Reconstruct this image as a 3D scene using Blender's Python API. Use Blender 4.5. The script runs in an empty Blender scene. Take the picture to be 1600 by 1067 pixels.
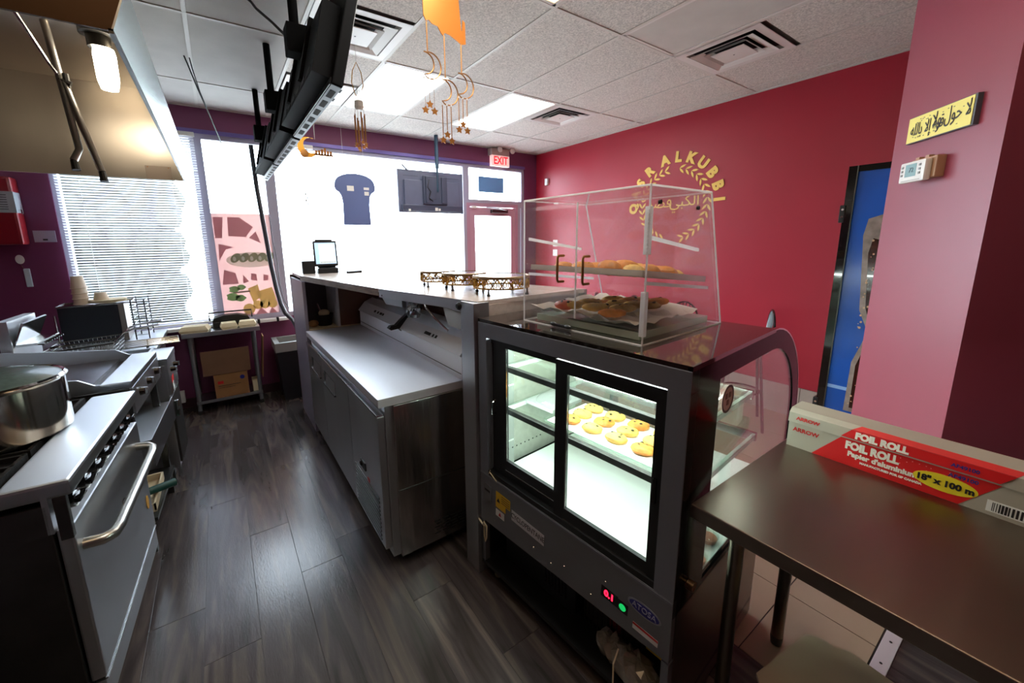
import bpy, bmesh, math, random
from math import sin, cos, pi, radians
from mathutils import Vector, Matrix
random.seed(7)
S = bpy.context.scene
COL = S.collection

# ------------------------------------------------------------------ camera, sky, exposure
HC = 1.72
def make_camera():
    yaw, p, r, f, cx, cy = .59142, .18183, .014692, 619.19, 762.284, 490.096
    fwd = Vector((sin(yaw)*cos(p), cos(yaw)*cos(p), -sin(p)))
    rt = Vector((cos(yaw), -sin(yaw), 0)); dn = fwd.cross(rt)
    r2 = rt*cos(r) + dn*sin(r); d2 = dn*cos(r) - rt*sin(r)
    c = bpy.data.cameras.new('camera'); o = bpy.data.objects.new('camera', c); COL.objects.link(o)
    c.sensor_width = 36; c.lens = 36*f/1600
    c.shift_x = (800-cx)/1600; c.shift_y = -(533.5-cy)/1600
    c.clip_start = .02; c.clip_end = 300
    m = Matrix((r2, -d2, -fwd)).transposed().to_4x4(); m.translation = (0, 0, HC)
    o.matrix_world = m; S.camera = o
make_camera()
w = bpy.data.worlds.new('sky'); S.world = w; w.use_nodes = True
bg = w.node_tree.nodes['Background']; bg.inputs[0].default_value = (.80, .90, 1, 1); bg.inputs[1].default_value = 15
S.view_settings.view_transform = 'Standard'; S.view_settings.look = 'None'
S.view_settings.gamma = 1; S.view_settings.use_curve_mapping = False
S.view_settings.exposure = .1
S.cycles.use_denoising = True
S.cycles.max_bounces = 10; S.cycles.transparent_max_bounces = 24
S.cycles.sample_clamp_indirect = 8

# ------------------------------------------------------------------ materials
MATS = {}
def srgb(h):
    v = [int(h[i:i+2], 16)/255 for i in (0, 2, 4)]
    return tuple((x/12.92 if x <= .04045 else ((x+.055)/1.055)**2.4) for x in v) + (1,)
def mat(name, col='888888', rough=.5, metal=0., var=.0, vscale=8., bump=0., bscale=60., stretch=(1, 1, 1), emit=None, estr=0., spec=.5, coat=0., trans=0., coords='Object', rvar=0., aniso=0.):
    if name in MATS: return MATS[name]
    m = bpy.data.materials.new(name); m.use_nodes = True; MATS[name] = m
    n, l = m.node_tree.nodes, m.node_tree.links
    b = n['Principled BSDF']; c = srgb(col) if isinstance(col, str) else col
    b.inputs['Base Color'].default_value = c
    b.inputs['Roughness'].default_value = rough; b.inputs['Metallic'].default_value = metal
    b.inputs['Specular IOR Level'].default_value = spec; b.inputs['Coat Weight'].default_value = coat
    b.inputs['Transmission Weight'].default_value = trans
    if emit:
        b.inputs['Emission Color'].default_value = srgb(emit); b.inputs['Emission Strength'].default_value = estr
    if aniso:
        b.inputs['Anisotropic'].default_value = aniso; tg = n.new('ShaderNodeTangent'); tg.direction_type = 'UV_MAP'; l.new(tg.outputs[0], b.inputs['Tangent'])
    if var or bump or rvar:
        t = n.new('ShaderNodeTexCoord'); mp = n.new('ShaderNodeMapping'); mp.inputs['Scale'].default_value = stretch
        l.new(t.outputs[coords], mp.inputs[0])
    if var or rvar:
        z = n.new('ShaderNodeTexNoise'); z.inputs['Scale'].default_value = vscale; z.inputs['Detail'].default_value = 5
        l.new(mp.outputs[0], z.inputs[0])
    if var:
        r = n.new('ShaderNodeValToRGB')
        r.color_ramp.elements[0].position = .3; r.color_ramp.elements[1].position = .7
        r.color_ramp.elements[0].color = tuple(max(0, x*(1-var)) for x in c[:3])+(1,)
        r.color_ramp.elements[1].color = tuple(min(1, x*(1+var)) for x in c[:3])+(1,)
        l.new(z.outputs[0], r.inputs[0]); l.new(r.outputs[0], b.inputs['Base Color'])
    if rvar:
        k = n.new('ShaderNodeMapRange'); k.inputs[1].default_value = .3; k.inputs[2].default_value = .7
        k.inputs[3].default_value = max(.02, rough-rvar); k.inputs[4].default_value = rough+rvar
        l.new(z.outputs[0], k.inputs[0]); l.new(k.outputs[0], b.inputs['Roughness'])
    if bump:
        z2 = n.new('ShaderNodeTexNoise'); z2.inputs['Scale'].default_value = bscale; z2.inputs['Detail'].default_value = 3
        bp = n.new('ShaderNodeBump'); bp.inputs['Strength'].default_value = bump; bp.inputs['Distance'].default_value = .01
        l.new(mp.outputs[0], z2.inputs[0]); l.new(z2.outputs[0], bp.inputs['Height']); l.new(bp.outputs[0], b.inputs['Normal'])
    return m
def clear(name, tint=(1, 1, 1), ior=1.45, rough=.0, body=0., bodycol='ffffff'):
    """thin pane: lets light straight through, mirrors by Fresnel, with an optional milky body"""
    m = bpy.data.materials.new(name); m.use_nodes = True; MATS[name] = m
    n, l = m.node_tree.nodes, m.node_tree.links; n.remove(n['Principled BSDF'])
    out = n['Material Output']; tr = n.new('ShaderNodeBsdfTransparent'); tr.inputs[0].default_value = (*tint, 1)
    gl = n.new('ShaderNodeBsdfGlossy'); gl.inputs['Roughness'].default_value = rough
    lw = n.new('ShaderNodeLayerWeight'); lw.inputs[0].default_value = .5
    pw = n.new('ShaderNodeMath'); pw.operation = 'POWER'; pw.inputs[1].default_value = 5; l.new(lw.outputs['Facing'], pw.inputs[0])
    f0 = ((ior-1)/(ior+1))**2; fr = n.new('ShaderNodeMath'); fr.operation = 'MULTIPLY_ADD'; fr.inputs[1].default_value = 1-f0; fr.inputs[2].default_value = f0; l.new(pw.outputs[0], fr.inputs[0])
    mx = n.new('ShaderNodeMixShader'); l.new(fr.outputs[0], mx.inputs[0]); l.new(tr.outputs[0], mx.inputs[1]); l.new(gl.outputs[0], mx.inputs[2])
    last = mx
    if body:
        df = n.new('ShaderNodeBsdfDiffuse'); df.inputs[0].default_value = srgb(bodycol)
        tl = n.new('ShaderNodeBsdfTranslucent'); tl.inputs[0].default_value = srgb(bodycol)
        ad = n.new('ShaderNodeMixShader'); ad.inputs[0].default_value = .5
        l.new(df.outputs[0], ad.inputs[1]); l.new(tl.outputs[0], ad.inputs[2])
        m2 = n.new('ShaderNodeMixShader'); m2.inputs[0].default_value = body
        l.new(mx.outputs[0], m2.inputs[1]); l.new(ad.outputs[0], m2.inputs[2]); last = m2
    l.new(last.outputs[0], out.inputs[0]); return m
def translucent(name, col, k=.5):
    m = bpy.data.materials.new(name); m.use_nodes = True; MATS[name] = m
    n, l = m.node_tree.nodes, m.node_tree.links; n.remove(n['Principled BSDF'])
    df = n.new('ShaderNodeBsdfDiffuse'); df.inputs[0].default_value = srgb(col)
    tl = n.new('ShaderNodeBsdfTranslucent'); tl.inputs[0].default_value = srgb(col)
    mx = n.new('ShaderNodeMixShader'); mx.inputs[0].default_value = k
    l.new(df.outputs[0], mx.inputs[1]); l.new(tl.outputs[0], mx.inputs[2]); l.new(mx.outputs[0], n['Material Output'].inputs[0]); return m

STEELB = mat('stainless glare worktop', 'f2f6fc', .48, .6, .03, 4, rvar=.07, stretch=(1, .12, 1), aniso=.92)  # whiter, less metallic copy of the steel; window glare put into its colour
STEEL = mat('stainless', 'c6cace', .40, 1, .04, 4, rvar=.06, stretch=(1, .12, 1), aniso=.85)
STEELS = mat('stainless film', 'b9b6b2', .22, 1, .10, 3, bump=.5, bscale=2.2, stretch=(5, 5, .5))
STEELV = mat('stainless vertical', 'cacccf', .42, 1, .05, 5, rvar=.05, stretch=(1, 1, .12), aniso=.7)
STEELP = mat('polished steel', 'c8c8c6', .12, 1, .03, 3)
STEELD = mat('dark steel', '5a5a58', .38, 1, .12, 6)
STEELW = mat('warm worn steel', '8d8378', .34, 1, .10, 5, rvar=.06, stretch=(.2, 1, 1))
CHROME = mat('chrome', 'd8d8d8', .08, 1)
IRON = mat('cast iron', '161515', .6, .2, .2, 20, bump=.2)
BLACK = mat('black plastic', '101114', .42, var=.1)
BLACKG = mat('gloss black', '0b0b0c', .08, coat=.4)
BLACKM = mat('black frame', '17181a', .35, .1)
CHAR = mat('charcoal', '83868e', .42, .55, .04, 6)
CHARP = mat('charcoal panel', '7c7e82', .45, .5, .04, 6)
WHITE = mat('white paint', 'e8e8e4', .5)
WPLA = mat('white plastic', 'e6e6e2', .35)
CREAM = mat('cream paper', 'd8c9a8', .7)
RED = mat('red wall paint', 'a81c32', .42, var=.04, vscale=2, bump=.03, bscale=250)
MAROON = mat('maroon wall paint', '571428', .45, var=.04, vscale=2, bump=.03, bscale=250)
PLUM = mat('plum glare wall paint', '713258', .5, var=.04, vscale=2, bump=.03, bscale=250)  # plum paint shifted paler and purpler for window glare on the wall
PINKW = mat('pillar paint', '8f3c4c', .34, var=.04, vscale=2, bump=.03, bscale=250)
TILEC = mat('ceiling tile', 'd3cdc6', .85, var=.28, vscale=95, bump=.6, bscale=130)
TILES = mat('plain ceiling tile', 'c9c5bf', .7, var=.06, vscale=5)
GRID = mat('ceiling grid', 'cfcbc4', .45)
DIFF = mat('diffuser white', 'dcd8d4', .4)
DARKV = mat('duct black', '0c0c0d', .8)
GOLD = mat('gold metal', 'c8913c', .3, 1, .15, 12)
GOLDP = mat('gold sign', 'b8742c', .4, .5)
COPPER = mat('copper gold', 'a8743e', .34, .8, .2, 10)
CARD = mat('cardboard', '93693f', .8, var=.12, vscale=5)
CARDD = mat('brown cardboard', '6e4f38', .8, var=.12, vscale=5)
WOOD = mat('counter edge wood', '8d7a68', .55, var=.35, vscale=9, stretch=(6, .5, 6))
BROWN = mat('brown panel', '6a4638', .5, var=.1)
STONE = mat('counter laminate', 'cfc4bd', .25, var=.1, vscale=30)
TILEF = mat('beige floor tile', 'ab967f', .25, var=.02, vscale=9)
GROUT = mat('grout', '6b5d50', .8)
TRIMW = mat('white trim', 'cdbfc6', .5)
TERR = mat('terracotta tile base', 'b7a79f', .35, var=.08)
FOAM = mat('foam', 'ded2b0', .7)
PAPER = mat('white paper', 'f4f1ea', .8, var=.02)
PASTRY = mat('pastry', 'cf8434', .55, var=.5, vscale=14, bump=.3, bscale=40)
PASTRYB = mat('olive pastry', 'cba552', .55, var=.45, vscale=16, bump=.3, bscale=40)
PASTRYY = mat('golden pastry', 'e0ae56', .55, var=.45, vscale=16, bump=.3, bscale=40)
TOMATO = mat('tomato slice', 'cf5a2a', .45, var=.2)
HERB = mat('dark herb', '26301a', .6)
REDL = mat('red print', 'c01818', .4); REDB = mat('red box', 'cf1f22', .32, var=.05); REDDK = mat('dark red cover', '8a1a20', .35)
YEL = mat('yellow print', 'e8cf2a', .45); YELP = mat('pale yellow print', 'f3e57c', .5); INK = mat('ink', '1b1a1c', .5)
BLUEI = mat('blue ink', '2b2f86', .4); WINK = mat('white ink', 'eeeae0', .5); GREYB = mat('grey carton', 'aba396', .5, var=.03)
BLUEP = mat('blue poster', '1c55b4', .22, var=.25, vscale=1.2); BLUEK = mat('blue panel', '6ba2dc', .4)
GREEN = mat('green plastic', '0f4a44', .4); GREYL = mat('grey plastic', '8f9290', .45); DKBLUE = mat('navy board', '5c6c9c', .5)
TAN = mat('tan board', 'a58e78', .4, var=.05); PIPE = mat('grey conduit', '3c4048', .4)
COLA = mat('cola', '32100a', .15, var=.7, vscale=40, coat=.5)
GLASS = clear('window glass', (.97, .99, 1), 1.45)
CGLASS = clear('case glass', (.93, .97, .95), 1.5)
ACRYL = clear('acrylic', (.985, .988, .99), 1.49, 0, .02)
ACEDGE = clear('acrylic edge', (.97, .98, 1), 1.6, .05, .8)
PLASTIC = clear('clear plastic bag', (.92, .93, .93), 1.6, .15, .18)
LED = mat('led tube', 'ffffff', .4, emit='f4fffa', estr=75)
PANEL = mat('lit ceiling lens', 'ffffff', .4, emit='fffaf0', estr=9)
PANELW = mat('lit kitchen lens', 'ffffff', .4, emit='ffd9ac', estr=2)
GLOBE = mat('lit globe', 'ffffff', .3, emit='fff0d8', estr=30)
SCREEN = mat('lit screen', '224466', .2, emit='bfe0ff', estr=1.1); SCREENW = mat('lit page', 'ffffff', .3, emit='e9fbf4', estr=1.3)
REDLED = mat('red led', 'ff1030', .3, emit='ff1838', estr=4); GRNLED = mat('green led', '10a050', .3, emit='18c060', estr=.9)
EXITM = mat('exit face', 'f3c9c4', .4, emit='ffd0cc', estr=.55); EXITR = mat('exit letters', 'd8182a', .4, emit='ff2030', estr=.7)
LCD = mat('lcd', '8fb4b8', .15)
SLAT = translucent('blind slat', 'e6e6ec', .3)
FILMR = translucent('film red', 'd9b0b6', .5); FILMP = translucent('film pink', 'e6cdc9', .4); FILMW = translucent('film white', 'f6f6f0', .55)
FILMG = translucent('film green', 'a9c99a', .55); FILMY = translucent('film yellow', 'e9dca0', .55); FILMB = translucent('film olive', 'b9bda4', .55); FILMO = translucent('film grey', 'b9a9a0', .55)

# ------------------------------------------------------------------ mesh helpers
class MB:
    def __init__(s): s.bm = bmesh.new()
    def box(s, x0, x1, y0, y1, z0, z1, M=None, bev=0):
        b = bmesh.ops.create_cube(s.bm, size=1)['verts']
        for v in b: v.co = Vector(((x0+x1)/2+v.co.x*(x1-x0), (y0+y1)/2+v.co.y*(y1-y0), (z0+z1)/2+v.co.z*(z1-z0)))
        if bev:
            es = list({e for v in b for e in v.link_edges})
            r = bmesh.ops.bevel(s.bm, geom=es, offset=bev, segments=2, affect='EDGES', profile=.6)
            b = list({v for f in r['faces'] for v in f.verts} | {v for v in b if v.is_valid})
        if M is not None: bmesh.ops.transform(s.bm, matrix=M, verts=[v for v in b if v.is_valid])
        return s
    def prism(s, pts, axis, a, b, bev=0):
        """closed polygon in the two other axes, extruded along axis from a to b"""
        def P(u, v, t): return {'x': (t, u, v), 'y': (u, t, v), 'z': (u, v, t)}[axis]
        A = [s.bm.verts.new(P(u, v, a)) for u, v in pts]; B = [s.bm.verts.new(P(u, v, b)) for u, v in pts]
        s.bm.faces.new(A); s.bm.faces.new(B[::-1]); n = len(pts)
        for i in range(n): s.bm.faces.new((A[i], B[i], B[(i+1) % n], A[(i+1) % n]))
        return s
    def quad(s, *p):
        s.bm.faces.new([s.bm.verts.new(q) for q in p]); return s
    def cyl(s, p0, p1, r, r2=None, n=14, cap=True):
        return s.tube([p0, p1], [r, r if r2 is None else r2], n, cap)
    def tube(s, path, r, n=8, cap=True, closed=False):
        P = [Vector(q) for q in path]; N = len(P); R = r if isinstance(r, (list, tuple)) else [r]*N
        rings = []; up = None
        for i in range(N):
            if closed: t = P[(i+1) % N]-P[i-1]
            else: t = P[min(i+1, N-1)]-P[max(i-1, 0)]
            t.normalize()
            if up is None: up = Vector((0, 0, 1)) if abs(t.z) < .9 else Vector((1, 0, 0))
            a = t.cross(up).normalized(); b = a.cross(t).normalized(); up = b
            rings.append([s.bm.verts.new(P[i]+(a*cos(2*pi*k/n)+b*sin(2*pi*k/n))*R[i]) for k in range(n)])
        for i in range(N if closed else N-1):
            A, B = rings[i], rings[(i+1) % N]
            for k in range(n): s.bm.faces.new((A[k], A[(k+1) % n], B[(k+1) % n], B[k]))
        if cap and not closed: s.bm.faces.new(rings[0][::-1]); s.bm.faces.new(rings[-1])
        return s
    def lathe(s, prof, c=(0, 0, 0), n=28, cap=True, sx=1, sy=1):
        R = [[s.bm.verts.new((c[0]+r*cos(2*pi*k/n)*sx, c[1]+r*sin(2*pi*k/n)*sy, c[2]+z)) for k in range(n)] for r, z in prof]
        for A, B in zip(R, R[1:]):
            for k in range(n): s.bm.faces.new((A[k], A[(k+1) % n], B[(k+1) % n], B[k]))
        if cap:
            if prof[0][0] > 1e-5: s.bm.faces.new(R[0][::-1])
            if prof[-1][0] > 1e-5: s.bm.faces.new(R[-1])
        return s
    def ell(s, c, r, seg=12, ring=8, M=None):
        X = (lambda p: M @ Vector(p)) if M is not None else Vector
        c = Vector(c); P = lambda i, j: s.bm.verts.new(c+X((r[0]*sin(pi*i/ring)*cos(2*pi*j/seg), r[1]*sin(pi*i/ring)*sin(2*pi*j/seg), r[2]*cos(pi*i/ring))))
        G = [[P(i, j) for j in range(seg)] for i in range(1, ring)]; T, B = P(0, 0), P(ring, 0); fn = s.bm.faces.new
        for j in range(seg):
            k = (j+1) % seg; fn((T, G[0][j], G[0][k])); fn((B, G[-1][k], G[-1][j]))
            for A, C in zip(G, G[1:]): fn((A[j], C[j], C[k], A[k]))
        return s
    def build(s, name, m, parent=None, smooth=False, M=None):
        me = bpy.data.meshes.new(name)
        bmesh.ops.remove_doubles(s.bm, verts=s.bm.verts, dist=1e-6)
        bmesh.ops.recalc_face_normals(s.bm, faces=s.bm.faces)
        if M is not None: s.bm.transform(M)
        if any(getattr(q, 'name', '').startswith('stainless') for q in (m if isinstance(m, (list, tuple)) else [m])):
            uv = s.bm.loops.layers.uv.new('brush')
            for f in s.bm.faces:
                nx, ny, nz = map(abs, f.normal)
                for lp in f.loops: c = lp.vert.co; lp[uv].uv = (c.x, c.y) if nz >= max(nx, ny) else ((c.y, c.z) if nx >= ny else (c.x, c.z))
        s.bm.to_mesh(me); s.bm.free()
        for q in (m if isinstance(m, (list, tuple)) else [m]): me.materials.append(q)
        if smooth:
            me.shade_smooth()
            me.set_sharp_from_angle(angle=radians(40))
        return link(name, me, parent)
def link(name, me, parent=None):
    o = bpy.data.objects.new(name, me); COL.objects.link(o)
    if parent: o.parent = parent
    return o
def tag(o, label, cat, group=None, kind=None):
    o['label'] = label; o['category'] = cat
    if group: o['group'] = group
    if kind: o['kind'] = kind
    return o
def thing(name, label, cat, loc=(0, 0, 0), rz=0, group=None, rot=None):
    o = bpy.data.objects.new(name, None); COL.objects.link(o); o.empty_display_size = .05
    o.location = loc; o.rotation_euler = rot or (0, 0, rz)
    return tag(o, label, cat, group)
def struct(o): o['kind'] = 'structure'; return o
def part(name, m, parent, x0, x1, y0, y1, z0, z1, bev=0, M=None, smooth=False):
    return MB().box(x0, x1, y0, y1, z0, z1, M, bev).build(name, m, parent, smooth)
def dup(root, loc, rz=None, label=None, group=None):
    r = root.copy(); COL.objects.link(r); r.location = loc
    if rz is not None: r.rotation_euler = (0, 0, rz)
    if label: r['label'] = label
    if group: r['group'] = group
    for ch in list(root.children):
        c = ch.copy(); COL.objects.link(c); c.parent = r
        for g in list(ch.children):
            d = g.copy(); COL.objects.link(d); d.parent = c
    return r
def shift(o, d): o.location = Vector(o.location)+Vector(d); return o
def text(body, size, m, parent, M, name='lettering', bold=0., ext=.0006, align='CENTER', sx=1.):
    cu = bpy.data.curves.new(name, 'FONT'); cu.body = body; cu.size = size; cu.extrude = ext; cu.offset = bold
    cu.align_x = align; cu.align_y = 'CENTER'; cu.resolution_u = 3
    t = bpy.data.objects.new('tmp_text', cu)
    me = bpy.data.meshes.new_from_object(t); bpy.data.objects.remove(t); bpy.data.curves.remove(cu)
    me.transform(M @ Matrix.Diagonal((sx, 1, 1, 1))); me.materials.clear(); me.materials.append(m)
    return link(name, me, parent)
def frame(o, ex, ey):
    """matrix whose local x,y run along ex,ey from o"""
    ex = Vector(ex).normalized(); ey = Vector(ey).normalized(); ez = ex.cross(ey).normalized(); ey = ez.cross(ex)
    m = Matrix((ex, ey, ez)).transposed().to_4x4(); m.translation = o; return m
def arc(c, r, a0, a1, n): return [(c[0]+r*cos(a0+(a1-a0)*i/n), c[1]+r*sin(a0+(a1-a0)*i/n)) for i in range(n+1)]

# ------------------------------------------------------------------ the room
XL, XR, YB, YR, ZC = -1.8, 4.45, 5.15, -1.8, 3.075
def plankmat():
    m = bpy.data.materials.new('vinyl plank'); m.use_nodes = True; n, l = m.node_tree.nodes, m.node_tree.links; b = n['Principled BSDF']
    t = n.new('ShaderNodeTexCoord'); oi = n.new('ShaderNodeObjectInfo')
    k = n.new('ShaderNodeVectorMath'); k.operation = 'SCALE'; k.inputs['Scale'].default_value = 37
    cb = n.new('ShaderNodeCombineXYZ')
    for i in range(3): l.new(oi.outputs['Random'], cb.inputs[i])
    l.new(cb.outputs[0], k.inputs[0])
    ad = n.new('ShaderNodeVectorMath'); l.new(t.outputs['Object'], ad.inputs[0]); l.new(k.outputs[0], ad.inputs[1])
    mp = n.new('ShaderNodeMapping'); mp.inputs['Scale'].default_value = (9, .9, 9); l.new(ad.outputs[0], mp.inputs[0])
    z = n.new('ShaderNodeTexNoise'); z.inputs['Scale'].default_value = 1.6; z.inputs['Detail'].default_value = 8; z.inputs['Distortion'].default_value = 1.2
    l.new(mp.outputs[0], z.inputs[0])
    r = n.new('ShaderNodeValToRGB'); e = r.color_ramp.elements
    e[0].position = .3; e[0].color = srgb('332e2c'); e[1].position = .72; e[1].color = srgb('685e56')
    x = e.new(.5); x.color = srgb('4b4444')
    l.new(z.outputs[0], r.inputs[0])
    hs = n.new('ShaderNodeHueSaturation'); mr = n.new('ShaderNodeMapRange'); mr.inputs[3].default_value = .75; mr.inputs[4].default_value = 1.25
    l.new(oi.outputs['Random'], mr.inputs[0]); l.new(mr.outputs[0], hs.inputs['Value']); l.new(r.outputs[0], hs.inputs['Color']); l.new(hs.outputs[0], b.inputs['Base Color'])
    b.inputs['Roughness'].default_value = .20; b.inputs['Specular IOR Level'].default_value = .55
    mp2 = n.new('ShaderNodeMapping'); mp2.inputs['Scale'].default_value = (60, 12, 60); l.new(ad.outputs[0], mp2.inputs[0])
    z2 = n.new('ShaderNodeTexNoise'); z2.inputs['Scale'].default_value = 3; z2.inputs['Detail'].default_value = 4; l.new(mp2.outputs[0], z2.inputs[0])
    bp = n.new('ShaderNodeBump'); bp.inputs['Strength'].default_value = .16; bp.inputs['Distance'].default_value = .003
    l.new(z2.outputs[0], bp.inputs['Height']); l.new(bp.outputs[0], b.inputs['Normal']); return m
PLANK = plankmat()
floor = struct(part('floor', mat('floor underlay', '2b2624', .6), None, XL, XR, YR, YB, -.1, -.003))
pm = MB().box(-.1043, .1043, -.6093, .6093, -.02, 0, None, .0007).build('plank', PLANK, floor).data
first = True
def plank(cx, cy, ly=1.215):
    global first
    if first: o = floor.children[0]; first = False
    else: o = link('plank', pm, floor)
    o.location = (cx, cy, 0); o.scale = (1, ly/1.2186, 1)
JOINTS = {-2: .2, -1: .9, 0: 3.015, 1: 2.55, 2: 2.08, 3: 3.45, 4: 2.8}
for i in range(-3, 16):
    cx = -.24+.21*(i+.5)
    off = JOINTS.get(i, (i*.47) % 1.22)
    lo, hi = (YR, YB) if i <= 8 else (-1.2, .2)
    if i < -2: continue
    if i > 13: break
    y = off-1.22*math.ceil((off-lo)/1.22)
    while y < hi:
        a, b = max(y, lo), min(y+1.2186, hi)
        if b-a > .05: plank(cx, (a+b)/2, b-a)
        y += 1.22
tm = None
for ix in range(6):
    x0 = max(1.652, 1.53+.6*(ix-1)); x1 = min(XR, 1.53+.6*ix)
    if x1-x0 < .02: continue
    y = -.02
    while y < YB:
        a, b = max(y, .25), min(y+.6, YB)
        o = MB().box(x0+.002, x1-.002, a+.002, b-.002, -.02, 0, None, .001).build('floor_tile', TILEF, floor); y += .6
struct(part('trim_1', TRIMW, None, 1.95, 2.62, .195, .245, .0, .006, .002))
tr = bpy.data.objects['trim_1']
for x in (2.05, 2.2, 2.35, 2.5): MB().cyl((x, .22, .006), (x, .22, .0075), .005, n=10).build('screw', BLACK, tr)

ceil = struct(part('ceiling', mat('ceiling void', '8a8680', .8), None, XL, XR, YR, YB, 3.095, 3.2))
def tile(x0, x1, y0, y1, m): part('ceiling_tile', m, ceil, x0+.011, x1-.011, y0+.011, y1-.011, 3.078, 3.092, .003)
GX = [XL]+[.6096*k-.004 for k in range(-2, 8)]+[XR]; GY = [YR, -.479, .74, 1.959, 3.178, 4.397, YB]
for x in GX[1:-1]: part('grid_bar', GRID, ceil, x-.012, x+.012, YR, YB, 3.073, 3.08, .001)
for y in GY[1:-1]: part('grid_bar', GRID, ceil, XL, XR, y-.012, y+.012, 3.0725, 3.0795, .001)
for x0, x1, y0, y1 in ((XL, XR, YB-.03, YB), (XR-.035, XR, YR, YB), (XL, XL+.03, YR, YB), (XL, XR, YR, YR+.03)): part('wall_angle', GRID, ceil, x0, x1, y0, y1, 3.07, 3.077)
SPECIAL = {(5, 4): 'lit', (7, 4): 'lit', (7, 2): 'lens', (8, 2): 'dif', (8, 4): 'dif2', (4, 3): 'dif3', (4, 4): 'vent', (4, 2): 'lit', (5, 2): 'litw', (3, 1): 'litw', (6, 1): 'litw', (2, 1): 'litw'}
def lens(x0, x1, y0, y1, m, label):
    t = thing('ceiling_light', label, 'ceiling light', ((x0+x1)/2, (y0+y1)/2, 3.08)); a, b = (x1-x0)/2-.012, (y1-y0)/2-.012
    f = MB()
    for q in ((-a, a, -b, -b+.02), (-a, a, b-.02, b), (-a, -a+.02, -b, b), (a-.02, a, -b, b)): f.box(*q, -.006, .01)
    f.build('frame', DIFF, t); part('diffuser', m, t, -a+.02, a-.02, -b+.02, b-.02, -.002, .006)
def diffuser(x0, x1, y0, y1, label):
    t = thing('air_diffuser', label, 'ceiling vent', ((x0+x1)/2, (y0+y1)/2, 3.07)); a = .29
    def ring(o, i, z0, z1):   # sloping square ring
        m = MB()
        for k in range(4):
            c, s = [(1, 0), (0, 1), (-1, 0), (0, -1)][k]; d, e = -s, c
            P = lambda r, u, z: (c*r+d*u, s*r+e*u, z)
            m.quad(P(o, -o, z0), P(o, o, z0), P(i, i, z1), P(i, -i, z1)); m.quad(P(o, -o, z0+.003), P(o, o, z0+.003), P(i, i, z1+.003), P(i, -i, z1+.003))
        return m
    ring(a, .235, .0, .0).build('flange', DIFF, t); ring(.235, .205, .0, .03).build('throat', mat('throat grey', '8d8a86', .5), t)
    ring(.215, .150, -.012, .012).build('cone', DIFF, t); ring(.150, .112, -.012, .016).build('cone', DIFF, t)
    part('back_box', DARKV, t, -.24, .24, -.24, .24, .022, .024)
    p = MB().box(-.115, .115, -.115, .115, -.016, -.012, None, .004).build('center_plate', DIFF, t); MB().cyl((0, 0, -.0162), (0, 0, -.018), .006).build('screw', STEELD, p)
for i in range(len(GX)-1):
    for j in range(len(GY)-1):
        x0, x1, y0, y1 = GX[i], GX[i+1], GY[j], GY[j+1]; s = SPECIAL.get((i, j))
        plain = x1 < .7
        if s == 'lit': lens(x0, x1, y0, y1, PANEL, 'lit white ceiling panel ' + {5: 'left of the moon ornament, by the hanging television', 7: 'beside the middle square air vent', 4: 'added unseen above the prep fridge to brighten its worktop'}[i])  # the panel over the prep fridge is an added, unseen brightener
        elif s == 'litw': lens(x0, x1, y0, y1, PANELW, {(5, 2): 'lit warm ceiling panel at the top edge beside the moon ornament', (3, 1): 'lit warm ceiling panel above the aisle, behind the viewpoint', (6, 1): 'lit warm ceiling panel above the display case, out of frame', (2, 1): 'lit warm ceiling panel above the range, behind the hood'}[(i, j)])
        elif s == 'lens': lens(x0, x1, y0, y1, TILES, 'unlit smooth ceiling panel beside the nearest square vent')
        elif s == 'dif': diffuser(x0, x1, y1-.61, y1, 'largest square ceiling vent, above the red wall'); tile(x0, x1, y0, y1-.61, TILEC)
        elif s == 'dif2': diffuser(x0, x1, y0, y0+.61, 'square ceiling vent beside the lit panel, farther along the red wall'); tile(x0, x1, y0+.61, y1, TILEC)
        elif s == 'dif3': diffuser(x0, x1, y1-.61, y1, 'square ceiling vent right behind the black menu screens'); tile(x0, x1, y0, y1-.61, TILEC)
        elif s == 'vent':
            tile(x0, x1, y0, y1-.61, TILEC)
            t = thing('louver_vent', 'small flat ceiling vent with four louver openings near the window', 'ceiling vent', ((x0+x1)/2, y1-.305, 3.07))
            part('plate', DIFF, t, -.28, .28, -.28, .28, .0, .008, .002)
            for a in (-.13, .13):
                for b in (-.13, .13): part('opening', DARKV, t, a-.055, a+.055, b-.04, b+.04, -.002, .001)
        elif s is None: tile(x0, x1, y0, y1, TILES if plain else TILEC)

# walls
wb = MB()
SILL, HEAD, WX0, WX1, DX = .88, 2.83, -1.15, 4.2, 3.12
wb.box(XL-.1, WX0, YB, YB+.15, 0, 3.2).box(WX1, XR+.1, YB, YB+.15, 0, 3.2).box(WX0, WX1, YB, YB+.15, HEAD, 3.2).box(WX0, DX, YB, YB+.15, 0, SILL)
struct(wb.build('wall_back', PLUM))
struct(part('wall_left', MAROON, None, XL-.1, XL, YR, YB, 0, 3.2))
struct(part('wall_right', RED, None, XR, XR+.1, YR, YB, 0, 3.2))
struct(part('wall_rear', MAROON, None, XL, XR, YR-.1, YR, 0, 3.2))
struct(MB().prism([(2.98, .623), (2.5, .225), (2.90, -.255), (3.38, .143)], 'z', 0, 3.09).build('wall_pillar', PINKW))
br = struct(part('baseboard_right', GROUT, None, XR-.006, XR, -.6, YB, 0, .3))
for k in range(18): part('base_tile', TERR, br, XR-.012, XR-.006, YB-.32*(k+1)+.002, YB-.32*k-.002, .002, .298, .0015)
FRAMEM = mat('window frame', 'a9a8ba', .4)  # dark frames given a pale colour for their overexposed look
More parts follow.
